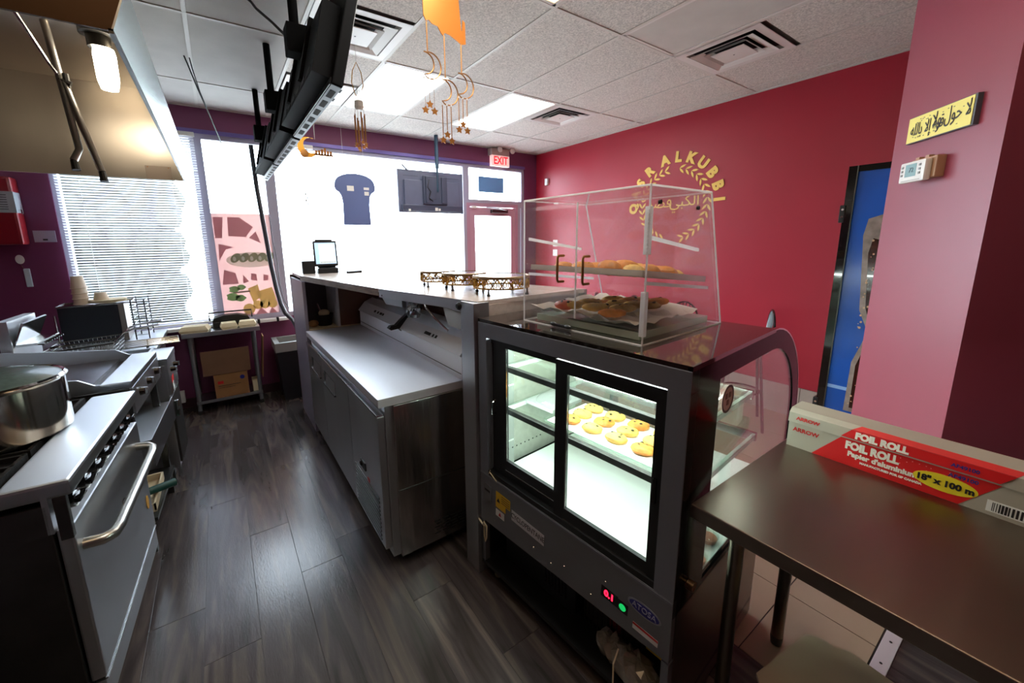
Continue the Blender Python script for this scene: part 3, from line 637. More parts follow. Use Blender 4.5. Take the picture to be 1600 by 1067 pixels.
t = thing('serving_counter', 'tall serving counter with pale top and open shelf above the prep fridge', 'counter', (0, 0, 0))
CT = 1.44
poly = [(.985, 1.555), (.795, 2.41), (.585, 3.85), (.60, 4.42), (1.30, 4.42), (1.62, 2.0), (1.734, 1.575)]
MB().prism(poly, 'z', CT-.022, CT).build('countertop', STONE, t)
def strip(name, m, a, b, z0, z1, th=.012, out=.002):
    d = (Vector((*b, 0))-Vector((*a, 0))); ln = d.length; M = frame((*a, 0), d, (0, 0, 1))
    return MB().box(0, ln, z0, z1, -out, th).build(name, m, t, False, frame((*a, 0), d, (0, 0, 1)))
s1 = strip('metal_edge', STEELV, (.985, 1.555), (.80, 2.39), CT-.052, CT-.002, .01); s2 = strip('wood_edge', WOOD, (.798, 2.40), (.585, 3.85), CT-.045, CT-.001, .02)
for q in ((.985-.02*.22, 1.575), (.807, 2.36)): MB().cyl((q[0]-.004, q[1], CT-.04), (q[0]+.01, q[1], CT-.04), .005, n=8).build('screw', STEELD, t)
strip('side_edge', STEELV, (1.734, 1.565), (1.62, 2.0), CT-.06, CT-.002, .01)
part('end_post', STEELV, t, .95, .985, 1.533, 1.652, 0, CT-.005, .002); part('post_side', STEELV, t, .985, 1.04, 1.538, 1.552, 0, CT-.005, .001)
MB().lathe([(0, 0), (.018, 0), (.02, .012), (.012, .022), (0, .024)], n=16).build('rubber_knob', BLACK, t, True, frame((.955, 1.66, CT-.03), (0, -1, 0), (0, 0, 1)))
MB().prism([(1.04, 1.549), (1.72, 1.611), (1.72, 1.631), (1.04, 1.569)], 'z', 0, CT-.022).build('end_panel', STONE, t)
MB().prism([(1.70, 1.63), (1.60, 2.0), (1.28, 4.42), (1.30, 4.42), (1.62, 2.0), (1.722, 1.63)], 'z', 0, CT-.022).build('front_panel', mat('counter front', '7a5d62', .4), t)
part('shelf_back', BROWN, t, 1.30, 1.32, 1.7, 3.7, .9, CT-.03)
part('cubby_side', mat('pale laminate', '8b8492', .4), t, .575, .60, 3.74, 4.40, .0, CT-.045); part('cubby_back', mat('cubby back', '4c4450', .5), t, .60, 1.25, 4.10, 4.12, .0, CT-.022)
part('cubby_floor', CREAM, t, .60, 1.25, 3.73, 4.10, .95, .97); part('divider', mat('pale edge', 'c9c6cc', .4), t, .842, .862, 3.70, 4.10, .97, CT-.022); part('brown_panel', BROWN, t, .862, 1.30, 3.735, 3.75, .97, CT-.022)
part('far_panel', BROWN, t, .575, 1.28, 4.40, 4.42, 0, CT-.022)

t = thing('black_clamp', 'black forked clamp hooked over the prep fridge lid between its two halves', 'clamp', (1.02, 2.685, 1.13))
MB().prism([(-.075, -.012), (-.06, -.026), (.0, -.02), (.03, -.06), (.05, -.05), (.035, .0), (.10, .06), (.11, .085), (.085, .09), (.02, .04), (-.02, .005), (-.06, .004)], 'y', -.022, .022).build('fork', BLACK, t)
def pan(name, label, loc, rz, sx, sy, sz, m=STEELD, cat='pan'):
    t = thing(name, label, cat, loc, rz)
    b = MB(); lo, hi = .82, 1
    P = [[b.bm.verts.new((x*sx/2*k, y*sy/2*k, z)) for x, y in ((-1, -1), (1, -1), (1, 1), (-1, 1))] for k, z in ((lo, 0), (hi, sz), (hi-.05, sz), (lo-.03, .006))]
    for A, B in zip(P, P[1:]):
        for i in range(4): b.bm.faces.new((A[i], A[(i+1) % 4], B[(i+1) % 4], B[i]))
    b.bm.faces.new(P[0][::-1]); b.bm.faces.new(P[-1]); b.build('pan_shell', m, t)
    MB().tube([(-sx/2, -sy/2, sz), (sx/2, -sy/2, sz), (sx/2, sy/2, sz), (-sx/2, sy/2, sz)], .006, 6, closed=True).build('rim', STEELP, t, True); return t
pan('food_pan', 'deep steel food pan at the near end of the shelf under the counter', (1.20, 1.98, 1.215), 0, .2, .3, .12, STEELW)
t = pan('food_pan', 'ribbed steel pan set on top of the deep pan under the counter', (1.215, 2.0, 1.34), 0, .16, .26, .055, STEEL)
for k in range(7): part('rib', STEELP, t, -.082, -.074, -.1+.03*k, -.09+.03*k, .005, .05)
pan('food_pan', 'shallow steel pan beside the plastic bag under the counter', (1.16, 2.92, 1.24), .2, .2, .28, .06, STEEL)
t = thing('plastic_bag', 'crumpled clear plastic roll bag hanging under the metal counter edge', 'bag', (1.08, 2.52, 1.21))
b = MB(); random.seed(3)
for i in range(9):
    z = .18*i/8; b.bm.verts.ensure_lookup_table()
rings = [[b.bm.verts.new(((.05+.012*sin(5*a+i)+random.uniform(-.008, .008))*cos(a)*(.7+.3*sin(pi*i/8)), (.07+.014*cos(4*a+i*2)+random.uniform(-.008, .008))*sin(a)*(.6+.4*sin(pi*i/8)), .185*i/8)) for a in [2*pi*k/18 for k in range(18)]] for i in range(9)]
for A, B in zip(rings, rings[1:]):
    for k in range(18): b.bm.faces.new((A[k], A[(k+1) % 18], B[(k+1) % 18], B[k]))
b.build('film', mat('crumpled film', 'aab2b8', .15, .75, .2, 30), t, False)
t = thing('steel_hook', 'bent bright steel rod leaning from the counter edge onto the lid', 'rod', (0, 0, 0))
MB().tube([(.985, 2.14, 1.365), (1.0, 2.15, 1.33), (1.03, 2.10, 1.27), (1.05, 1.98, 1.215)], .006, 8).build('rod', STEELP, t, True)
t = thing('dark_tub', 'dark tub with gloves in the cubby at the far end of the prep fridge', 'tub', (.76, 3.86, .971))
MB().lathe([(.06, 0), (.075, .10), (.08, .105), (.07, .1), (.055, .01), (0, .01)], n=20).build('tub_shell', BLACK, t, True); MB().ell((0, .01, .11), (.05, .05, .035)).build('glove', CREAM, t, True); MB().cyl((-.02, .02, .1), (-.05, .03, .2), .008).build('spoon', STEELP, t)
t = thing('paper_pack', 'crumpled brown paper pack lying left in the counter cubby', 'paper', (.655, 3.83, .971)); MB().ell((0, 0, .03), (.045, .06, .032), 10, 6).build('wrap', CARD, t)

# stuff on the counter top
t = thing('pos_terminal', 'black touch screen till with lit blue and white screen on the counter', 'till', (.80, 4.02, CT), -.12)
part('base', BLACK, t, -.03, .15, -.05, .16, 0, .05, .008); MB().prism([(.16, 0), (.05, 0), (.08, .16), (.11, .16)], 'x', -.02, .14).build('stand', BLACK, t)
sc = MB().box(-.105, .105, -.006, .03, -.12, .12, Matrix.Translation((.05, .0, .185)) @ Matrix.Rotation(-.22, 4, 'X'), .008).build('screen', BLACK, t)
Ms = Matrix.Translation((.05, .0, .185)) @ Matrix.Rotation(-.22, 4, 'X')
MB().box(-.09, .09, -.0075, -.006, -.10, .10, Ms).build('display', SCREEN, sc); MB().box(-.055, .085, -.0085, -.0075, -.095, .085, Ms).build('page', SCREENW, sc)
for k in range(9): MB().box(-.05+.015*k, -.041+.015*k, -.0092, -.0085, -.092, -.080, Ms).build('key', INK, sc)
part('card_reader', BLACK, t, -.03, .12, .03, .08, .30, .315, .004)
t = thing('receipt_printer', 'black receipt printer left of the lit till screen', 'printer', (.695, 4.08, CT), -.1); part('housing', BLACK, t, -.05, .06, -.07, .07, 0, .12, .01); part('paper_slot', WPLA, t, -.03, .04, -.02, -.01, .12, .122)
t = thing('card_machine', 'small handheld card machine with cable lying right of the till', 'card machine', (1.06, 3.85, CT), .3); part('shell', BLACK, t, -.07, .07, -.025, .025, 0, .018, .005); MB().tube([(.07, 0, .01), (.10, .02, .06), (.18, .04, .07), (.22, .06, .004)], .004).build('cable', INK, t, True)
FIL = mat('gold filigree', 'b98c3e', .35, .9, .5, 60)
def cakestand(loc, r, label):
    t = thing('gold_tray', label, 'serving tray', loc, group='gold filigree serving trays on the counter')
    MB().lathe([(r, .085), (r+.004, .088), (r+.004, .098), (r-.004, .100), (r-.006, .085)], n=44).build('rim', mat('gold rim', 'a98d62', .3, .8), t, True)
    MB().lathe([(r-.002, .032), (r+.003, .034), (r+.003, .040), (r-.002, .041)], n=44, cap=False).build('lower_hoop', FIL, t, True)
    g = MB(); n = int(r*260)
    for k in range(n):
        a = 2*pi*k/n; c = Vector((cos(a)*r, sin(a)*r, 0)); e = Vector((-sin(a), cos(a), 0)); s = 1 if k % 2 else -1
        g.tube([c+e*(.010*sin(u*pi*1.5)*s)+Vector((0, 0, .036+.05*u)) for u in [i/6 for i in range(7)]], .0032, 4)
        g.tube([c+e*(.008*cos(u*2*pi)*s+.004)+Vector((0, 0, .058+.014*sin(u*2*pi))) for u in [i/7 for i in range(8)]], .0026, 4)
    o = g.build('filigree', FIL, t); o['kind'] = 'stuff'
    MB().lathe([(0, .092), (r-.005, .092), (r-.005, .097), (0, .097)], n=44).build('mirror_plate', STEELP, t, True)
    for k in range(4): a = .5+k*pi/2; MB().lathe([(.007, 0), (.010, .006), (.005, .014), (.004, .036)], (cos(a)*r, sin(a)*r, 0), 10).build('foot', mat('dark foot', '2e2822', .4, .5), t, True)
    return t
cakestand((1.255, 1.735, CT), .150, 'largest gold filigree serving tray, nearest the acrylic display box')
cakestand((1.20, 2.035, CT), .128, 'middle gold filigree serving tray of the three on the counter'); cakestand((1.155, 2.29, CT), .108, 'smallest gold filigree serving tray, farthest from the acrylic box')
t = thing('glass_sheet', 'thin flat glass plate on the counter behind the gold trays', 'plate', (1.40, 2.30, CT)); part('sheet', CGLASS, t, -.1, .1, -.15, .15, 0, .004)

# ------------------------------------------------------------------ refrigerated display case
t = thing('display_case', 'charcoal refrigerated display case with sliding glass doors and lit shelves', 'display case', (1.057, .557, 0), .0914)
L = .971; ZT = 1.365
side = [(0, .535), (0, ZT), (.70, ZT)] + arc((.70, .89), .475, pi/2, 0, 12)[1:] + [(1.175, .535)]
inner = [(.205, .56), (.205, 1.285), (.70, 1.285)] + arc((.70, .89), .395, pi/2, 0, 12)[1:] + [(1.095, .56)]
def sidewall(y0, y1):
    m = MB(); m.prism([(0, .535), (0, ZT), (.205, ZT), (.205, .535)], 'y', y0, y1)
    o = [(.205, ZT), (.70, ZT)] + arc((.70, .89), .475, pi/2, 0, 12)[1:] + [(1.175, .535)]; i = [(.205, 1.285), (.70, 1.285)] + arc((.70, .89), .395, pi/2, 0, 12)[1:] + [(1.095, .535)]
    V = [[(m.bm.verts.new((x, y, z))) for x, z in o] for y in (y0, y1)]; U = [[(m.bm.verts.new((x, y, z))) for x, z in i] for y in (y0, y1)]
    for k in range(len(o)-1):
        m.bm.faces.new((V[0][k], V[0][k+1], U[0][k+1], U[0][k])); m.bm.faces.new((V[1][k], V[1][k+1], U[1][k+1], U[1][k]))
        m.bm.faces.new((V[0][k], V[0][k+1], V[1][k+1], V[1][k])); m.bm.faces.new((U[0][k], U[0][k+1], U[1][k+1], U[1][k]))
    m.box(.205, 1.175, y0, y1, .535, .56)
    return m
DKM = mat('dark glass black', '0b090a', .12, spec=.3); DKM.node_tree.nodes['Principled BSDF'].inputs['IOR'].default_value = 1.18
for a, b in ((0, .014), (L-.014, L)):
    sw = sidewall(a, b).build('side_frame', DKM, t); MB().prism(inner, 'y', (a+b)/2-.003, (a+b)/2+.003).build('side_glass', CGLASS, sw)
    MB().prism([(.70, ZT)] + arc((.70, .89), .478, pi/2, 0, 14)[1:] + [(1.178, .56), (1.172, .56)] + arc((.70, .89), .472, 0, pi/2, 14), 'y', a-.001, b+.001).build('chrome_edge', CHROME, sw)
st = MB().lathe([(0, 0), (.048, 0), (.048, .0012), (0, .0012)], n=32).build('round_sticker', mat('sticker pink', 'cfa79a', .5), t, False, frame((.275, -.001, 1.20), (1, 0, 0), (0, 0, 1)))
MB().lathe([(.048, 0), (.048, .002), (.040, .002), (.040, 0)], n=32, cap=False).build('sticker_ring', mat('sticker ring', '4a2026', .5), st, False, frame((.275, -.0012, 1.20), (1, 0, 0), (0, 0, 1)))
for dx, dz in ((-.014, .012), (.014, .012), (0, -.012)): part('sticker_mark', mat('sticker brown', '7a3a30', .5), st, .275+dx-.008, .275+dx+.008, -.0035, -.002, 1.20+dz-.009, 1.20+dz+.009)
cu = MB(); pr = [(.70, ZT-.006)] + arc((.70, .89), .469, pi/2, 0, 18)[1:] + [(1.169, .56)]
V = [[cu.bm.verts.new((x, y, z)) for x, z in pr] for y in (.014, L-.014)]
for k in range(len(pr)-1): cu.bm.faces.new((V[0][k], V[0][k+1], V[1][k+1], V[1][k]))
cu.build('curved_front_glass', CGLASS, t, True)
part('top_slab', mat('gloss brown top', '2a2524', .06, coat=.6), t, .0, .715, -.001, L+.001, ZT-.012, ZT+.003)
part('header', CHAR, t, -.003, .05, 0, L, 1.285, ZT-.012, .002); part('near_post', CHAR, t, -.003, .05, 0, .066, .535, 1.286, .002); part('far_post', CHAR, t, -.003, .05, .911, L, .535, 1.286, .002)
part('sill_rail', BLACKM, t, -.001, .05, .066, .911, .59, .625, .001)
bp = MB().prism([(.0, .372), (.0, .60), (L, .60), (L, .335)], 'x', -.004, .02).build('base_panel', CHARP, t, False, None)
# MB.prism along x takes (y, z) pairs
part('panel_step', CHAR, bp, -.006, .0, .0, L, .588, .597)
CL = mat('case lining', 'd6dcd6', .4)
part('deck', mat('white deck', 'eef2ee', .4), t, .03, 1.13, .016, L-.016, .545, .562); part('roof_lining', CL, t, .05, .70, .016, L-.016, 1.30, 1.315)
part('end_lining', mat('steel lining', 'a8ada8', .35, .6), t, .05, .205, L-.022, L-.016, .565, 1.30)
def door(y0, y1, x, name='sliding_door', gy=(.0, .0), gz=(.70, 1.24)):
    m = MB(); z0, z1 = .618, 1.278
    m.box(x, x+.016, y0, y0+gy[0], z0, z1).box(x, x+.016, y1-gy[1], y1, z0, z1).box(x, x+.016, y0+gy[0], y1-gy[1], z0, gz[0]).box(x, x+.016, y0+gy[0], y1-gy[1], gz[1], z1)
    d = m.build(name, BLACKM, t); part('pane', CGLASS, d, x+.006, x+.010, y0+gy[0]-.004, y1-gy[1]+.004, gz[0]-.004, gz[1]+.004)
    part('inner_bead', STEELP, d, x-.001, x+.002, y0+gy[0]-.004, y1-gy[1]+.004, gz[0]-.05, gz[0]-.046); part('inner_bead', STEELP, d, x-.001, x+.002, y1-gy[1]-.006, y1-gy[1], gz[0], gz[1]); return d
d1 = door(.48, .908, .024, gy=(.024, .10), gz=(.71, 1.25)); d2 = door(.068, .500, .004, gy=(.032, .055), gz=(.676, 1.230))
MB().tube([(.02, .875, .99), (-.006, .875, .985), (-.006, .875, .93), (.02, .875, .925)], .005, 8).build('handle', CHROME, d1, True); part('guide_strip', STEELP, d1, .018, .024, .893, .903, .64, 1.26)
part('pull', BLACKG, d2, -.004, .004, .08, .092, .90, .985, .002)
zt = MB().cyl((-.004, .90, .622), (-.004, .84, .592), .0025, n=6).cyl((-.004, .893, .632), (-.004, .905, .608), .002, n=6).build('zip_tie', CREAM, t)
def shelf(z, x0, x1):
    s = MB().box(x0, x1, .03, L-.03, z, z+.006).build('glass_shelf', CGLASS, t)
    part('shelf_rail', STEELD, s, x0-.012, x0+.012, .03, L-.03, z-.014, z+.012, .002); part('back_rail', STEELP, s, x1-.012, x1+.005, .03, L-.03, z-.03, z+.006, .002)
    MB().cyl((x0+.02, .05, z-.016), (x0+.02, L-.05, z-.016), .007, n=10).build('led_tube', LED, s)
    for y in (.04, L-.04): part('bracket', CL, s, x0-.01, x1, y-.006, y+.006, z-.022, z)
shelf(1.118, .115, .64); shelf(.905, .115, .74)
MB().cyl((.10, .05, 1.285), (.10, L-.05, 1.285), .010, n=10).build('led_tube', LED, t)
MB().cyl((.66, .05, 1.29), (.66, L-.05, 1.29), .008, n=10).build('led_tube', LED, t)  # extra tube added to brighten the case interior
for z in (.70, 1.00): part('price_rail', CL, t, .16, .20, L-.026, L-.021, z, z+.006)
for k in range(11): part('vent_hole', DARKV, t, .10+.03*k, .108+.03*k, L-.0235, L-.0215, .655, .66)
# base
part('bottom_panel', BLACKM, t, .0, .80, .0, L, .075, .095); part('far_base_side', STEELD, t, .0, .80, L-.012, L, .08, .54); part('near_base_side', STEELW, t, .03, .80, .0, .012, .012, .54); part('customer_base_panel', STEELW, t, .80, .812, 0, L, .012, .54)
for y in (.0, L-.025): part('corner_leg', CHAR, t, .0, .03, y, y+.025, .08, .36)
for x in (.06, .74):
    for y in (.06, L-.06): MB().lathe([(.022, 0), (.024, .02), (.012, .03), (.012, .076)], (x, y, 0), 12).build('foot', mat('yellowed foot', '8a8260', .5), t, True)
cb = part('compressor_box', BLACK, t, .10, .55, .45, .90, .095, .33, .01)
for k in range(7): part('louver', DARKV, cb, .096, .101, .50+.02*k, .508+.02*k, .15, .29)
cd = part('condenser', mat('condenser fins', '4b463c', .5, .5), t, .14, .30, .16, .42, .10, .30)
for k in range(13): MB().cyl((.12, .15+.022*k, .10), (.12, .15+.022*k, .31), .0025, n=5).build('guard_wire', INK, cd)
part('motor_label', REDDK, cd, .132, .139, .25, .30, .16, .23); part('yellow_label', YEL, cd, .128, .14, .06, .14, .20, .23)
MB().tube([(-.004, .935, .30), (-.02, .94, .32), (-.02, .93, .34), (-.015, .915, .32), (-.02, .91, .26), (-.015, .925, .23), (-.01, .94, .25), (-.015, .935, .31), (-.01, 1.0, .33)], .004, 6).build('white_cord', CREAM, t, True)
# writing on the case
F = lambda y, z, x=-.0055: frame((x, y, z), (0, -1, 0), (0, 0, 1))
FG = lambda y, z: frame((-.0055, y, z), (0, -1, -.038), (0, -.038, 1))
cp = MB().box(-.10, .10, -.026, .026, 0, .0008).build('name_plate', mat('grey plate', 'cfd0d4', .45), bp, False, FG(.640, .478)); text('CYCLOPENTANE', .036, mat('plate ink', '2a2b30', .5), bp, FG(.640, .478) @ Matrix.Translation((0, 0, .0012)), sx=.74)
yl = MB().box(-.05, .05, -.018, .034, 0, .0008).box(-.05, .02, -.050, -.018, 0, .0008).build('warning_label', mat('warning yellow', 'd9b021', .5), bp, False, FG(.80, .512))
for k in range(4): MB().box(-.01, .045, .022-.011*k, .026-.011*k, .0008, .0012).build('print_line', mat('label ink', '6a5512', .5), yl, False, FG(.80, .512))
MB().prism([(-.012, -.010), (.012, -.010), (0, .012)], 'z', .0009, .0013).build('flame_mark', INK, yl, False, FG(.832, .505))
wl = MB().box(-.03, .03, -.018, .018, 0, .0008).build('flame_label', WPLA, bp, False, FG(.822, .435)); MB().prism([(-.010, -.010), (.010, -.010), (0, .012)], 'z', .0009, .0013).build('flame_mark', REDL, wl, False, FG(.822, .435))
MB().box(-.03, .03, -.045, .045, 0, .0006).build('grey_label', mat('grey label', '6c6d70', .5), bp, False, FG(.915, .50)); MB().box(-.02, .02, -.006, .006, .0006, .001).build('label_line', INK, bp, False, FG(.915, .515))
dp = MB().box(-.034, .034, -.022, .022, -.001, .0008).build('display_window', BLACKG, bp, False, FG(.222, .455)); text('0.1', .034, REDLED, bp, FG(.222, .455) @ Matrix.Translation((0, 0, .0012)), 'red_digits', bold=.0012)
MB().lathe([(0, 0), (.013, 0), (.013, .002), (0, .002)], n=18).build('green_switch', GRNLED, bp, False, FG(.168, .45)); MB().box(-.02, .02, -.02, .02, -.001, .0008).build('switch_bezel', BLACKG, bp, False, FG(.168, .45))
ov = MB().lathe([(0, 0), (.060, 0), (.060, .0012), (0, .0012)], n=36, sy=.42).build('oval_badge', mat('badge silver', '9a9ca6', .35, .5), bp, False, FG(.090, .500)); MB().lathe([(0, 0), (.053, 0), (.053, .0016), (0, .0016)], n=36, sy=.37).build('badge_field', BLUEI, ov, False, FG(.090, .500))
text('ATOSA', .030, mat('badge letters', 'a9abc8', .4), ov, FG(.090, .500) @ Matrix.Translation((0, 0, .002)), sx=.9)
rl = MB().box(-.045, .045, -.013, .013, 0, .0008).build('info_label', WPLA, bp, False, FG(.082, .415)); MB().box(-.045, .045, .004, .013, .0008, .0011).build('red_band', REDL, rl, False, FG(.082, .415))
for y, z in ((.60, .405), (.50, .395), (.43, .43), (.30, .40), (.24, .50), (.86, .38)): MB().lathe([(0, 0), (.004, 0), (.003, .002), (0, .002)], n=8).build('screw', CHROME, bp, False, FG(y, z))
MB().cyl((.09, -.001, .615), (.09, -.022, .615), .017, n=16).build('lock_knob', mat('bronze knob', '8a7258', .3, .9), t, True)

CASE = Matrix.Translation((1.057, .557, 0)) @ Matrix.Rotation(.0914, 4, 'Z')
def at(x, y, z): return tuple(CASE @ Vector((x, y, z)))
t = thing('clear_tray', 'clear plastic tray holding golden pastries on the middle lit shelf', 'tray', at(.30, .42, .912), .0914)
b = MB()
for q in ((-.15, .15, -.27, .27, 0, .004), (-.15, -.146, -.27, .27, 0, .02), (.146, .15, -.27, .27, 0, .02), (-.15, .15, -.27, -.266, 0, .02), (-.15, .15, .266, .27, 0, .02)): b.box(*q)
b.build('tray_shell', CGLASS, t); part('liner', PAPER, t, -.14, .14, -.26, .26, .004, .006)
def pastry(loc, rz, r, m, label, grp, cat='pastry', seeds=3, top=HERB):
    t = thing('pastry', label, cat, loc, rz, grp); g = MB().ell((0, 0, r[2]*.8), r, 14, 8); random.seed(int(loc[0]*999+loc[1]*777))
    for v in g.bm.verts: v.co += Vector((random.uniform(-1, 1), random.uniform(-1, 1), random.uniform(-.6, .6)))*r[2]*.12
    g.build('crust', m, t, True)
    for k in range(seeds): a = random.uniform(-.6, .6); MB().ell((r[0]*a, r[1]*random.uniform(-.5, .5), r[2]*1.62), (r[0]*.12, r[1]*.14, .004), 8, 5).build('topping', top, t, True)
    return t
ORD = ['first', 'second', 'third', 'fourth', 'fifth']; k = 0
for i in range(3):
    for j in range(4):
        x, y = .22+.085*i, .25+.115*j
        pastry(at(x, y, .918), .4+.2*((i*j) % 3), (.034, .046, .020), PASTRYY if (i+j) % 3 else PASTRY, ORD[3-j]+' golden seeded pastry from the left in the '+('front', 'middle', 'back')[i]+' row on the lit case shelf', 'golden pastries on the tray inside the lit case', seeds=4); k += 1
t = thing('cling_film_tray', 'film wrapped food tray on the lit shelf behind the left sliding door', 'food tray', at(.34, .80, .912), .1); part('tray_shell', GREYL, t, -.11, .11, -.09, .09, 0, .02, .004); MB().ell((0, 0, .02), (.10, .08, .03), 14, 8).build('film', PLASTIC, t, True)
t = thing('glass_bowl', 'square glass bowl covered with foil on the case floor near the side glass', 'bowl', at(.33, .13, .563), .3)
MB().prism([(-.05, 0), (.05, 0), (.09, .13), (-.09, .13)], 'y', -.085, .085).build('bowl_shell', CGLASS, t); MB().ell((0, 0, .115), (.085, .08, .03), 14, 8).build('foil', STEELP, t, False)
t = thing('foil_tray', 'shiny foil wrapped tray on the upper case shelf by the side glass', 'food tray', at(.36, .14, 1.125), .1); g = MB().box(-.11, .11, -.09, .09, 0, .035); g.build('tray_shell', STEELP, t); MB().ell((0, 0, .035), (.10, .085, .02), 14, 8).build('film', PLASTIC, t, False)
def cup(x, y, label):
    t = thing('sauce_cup', label, 'cup', at(x, y, .563)); MB().lathe([(.030, 0), (.036, .028), (.034, .028), (.028, .003), (0, .003)], n=20).build('cup_shell', CGLASS, t, True); MB().lathe([(.028, .004), (.032, .02), (0, .021)], n=18).build('sauce', mat('sauce', 'c9745a', .4), t, True); MB().lathe([(.038, .028), (.039, .032), (.03, .035), (0, .034)], n=20).build('lid', CGLASS, t, True)
cup(.26, .045, 'clear lidded sauce cup nearest the black corner on the case floor'); cup(.40, .06, 'clear lidded sauce cup farther from the black corner on the case floor')
t = thing('plastic_bag', 'clear plastic bag with white string on the bottom rail under the case', 'bag', at(.07, .17, .096))
g = MB().ell((0, -.03, .05), (.06, .10, .06), 18, 10).ell((.01, .09, .04), (.05, .07, .05), 16, 8); random.seed(5)
for v in g.bm.verts: v.co += Vector((random.uniform(-1, 1), random.uniform(-1, 1), random.uniform(-1, 1)))*.011
g.build('film', mat('bag film', '8a8478', .25, .2, .25, 20), t); MB().tube([(-.03, .03, .11), (-.07, .02, .08), (-.08, .01, -.015)], .003).build('string', CREAM, t)

# acrylic box with pastries on top of the case
ZB = ZT+.004
t = thing('acrylic_display', 'clear acrylic pastry display box with gold handles on top of the case', 'display box', (1.135, .774, ZB), .05)
D, H, L2 = .572, .515, .582
for y in (0, L2-.006): MB().prism([(0, 0), (D, 0), (.40, H), (0, H)], 'y', y, y+.006).build('side_panel', ACRYL, t)
part('top_panel', ACRYL, t, 0, .40, 0, L2, H-.006, H)
MB().prism([(D-.006, 0), (D, 0), (.40, H), (.394, H)], 'y', 0, L2).build('slanted_panel', ACRYL, t); part('base_panel', ACRYL, t, 0, D, 0, L2, 0, .006)
for a, b, g in ((.006, L2/2-.002, 1), (L2/2+.002, L2-.006, -1)):
    p = part('hinged_door', ACRYL, t, -.002, .003, a, b, .05, H-.03); y = b-.06 if g > 0 else a+.06
    MB().tube([(.0, y, .19), (-.03, y, .19), (-.036, y, .197), (-.036, y, .283), (-.03, y, .29), (.0, y, .29)], .005, 8).build('gold_handle', COPPER, p, True)
for q in (((0, 0, 0), (0, 0, H)), ((0, L2, 0), (0, L2, H)), ((D, 0, 0), (.40, 0, H)), ((D, L2, 0), (.40, L2, H)), ((0, 0, H), (.40, 0, H)), ((0, L2, H), (.40, L2, H)), ((0, 0, H), (0, L2, H)), ((.40, 0, H), (.40, L2, H)), ((0, 0, 0), (D, 0, 0)), ((D, 0, 0), (D, L2, 0)), ((0, 0, 0), (0, L2, 0)), ((0, L2, 0), (D, L2, 0)), ((0, L2/2, .05), (0, L2/2, H-.03))): MB().cyl(q[0], q[1], .0035, n=6).build('edge', ACEDGE, t)
for z0 in (.30, .03): h = part('hinge', ACEDGE, t, -.006, .012, -.006, .012, z0, z0+.15, .002)
for k in range(11): part('hinge_knuckle', ACEDGE, t, -.010, -.004, -.004, .006, .302+.013*k, .310+.013*k)
for z, yy in ((.35, .01), (.35, L2-.014), (.20, .01), (.20, L2-.014)):
    MB().prism([(.02, z), (.46 if z < .25 else .36, z-.05), (.46 if z < .25 else .36, z-.038), (.02, z+.012)], 'y', yy, yy+.008).build('shelf_rail', ACEDGE, t)
for x, z in ((.30, H-.06), (.05, H-.05)): MB().cyl((x, .0, z), (x, -.008, z), .007, n=10).build('stud', BLACK, t)
ACR = Matrix.Translation((1.135, .774, ZB)) @ Matrix.Rotation(.05, 4, 'Z')
def av(x, y, z): return tuple(ACR @ Vector((x, y, z)))
th = math.atan2(.05, .46)
t = thing('bread_tray', 'tilted silver tray of bread rolls inside the acrylic box', 'tray', av(.0, .02, .228)); t.rotation_euler = (0, th, .05)
g = MB(); a0, a1, b0, b1 = .015, .455, .0, L2-.045
g.box(a0, a1, b0, b1, 0, .003).box(a0, a0+.003, b0, b1, 0, .022).box(a1-.003, a1, b0, b1, 0, .022).box(a0, a1, b0, b0+.003, 0, .022).box(a0, a1, b1-.003, b1, 0, .022).build('tray_shell', mat('glare pale tray', 'eae2d4', .35, .2), t)  # silver tray made pale and matte to carry the glare on it
TR = Matrix.Translation(av(.0, .02, .228)) @ Matrix.Rotation(.05, 4, 'Z') @ Matrix.Rotation(th, 4, 'Y')
rolls = [(.10, .09, .045, .022), (.20, .10, .05, .026), (.31, .10, .05, .026), (.41, .10, .035, .02), (.12, .21, .045, .03), (.23, .22, .055, .034), (.34, .23, .05, .03), (.11, .33, .05, .024), (.23, .35, .05, .026), (.33, .36, .045, .024), (.13, .45, .045, .022), (.25, .47, .045, .02)]
for i, (x, y, r, h) in enumerate(rolls):
    o = pastry(tuple(TR @ Vector((x, y, .004))), 1.2+.3*(i % 3), (r*1.15, r*.72, h), PASTRY if i % 3 else PASTRYY, ('nearest', 'second', 'third', 'fourth')[0 if i < 4 else (1 if i < 7 else (2 if i < 10 else 3))]+' row on the tilted tray, '+ORD[i-(0 if i < 4 else (4 if i < 7 else (7 if i < 10 else 10)))]+' bread roll from the handles side', 'bread rolls on the tilted tray in the acrylic box', 'bread', seeds=1, top=PASTRYY)
t = thing('clear_tray', 'shallow clear tray lined with white paper at the bottom of the acrylic box', 'tray', av(.03, .03, .008), .05)
g = MB()
for q in ((0, .49, 0, .50, 0, .004), (0, .004, 0, .50, 0, .026), (.486, .49, 0, .50, 0, .026), (0, .49, 0, .004, 0, .026), (0, .49, .496, .50, 0, .026)): g.box(*q)
g.build('tray_shell', clear('greenish acrylic', (.92, .97, .92), 1.5, .02, .42, 'f0f8ec'), t)
random.seed(9); g = MB(); N = 12
V = [[g.bm.verts.new((-.005+.49*i/N, .04+.50*j/N, .038+random.uniform(-.008, .014)+(.02 if i in (0, N) or j == N else 0))) for j in range(N+1)] for i in range(N+1)]
for i in range(N):
    for j in range(N): g.bm.faces.new((V[i][j], V[i+1][j], V[i+1][j+1], V[i][j+1]))
g.build('paper_liner', PAPER, t)
random.seed(4)
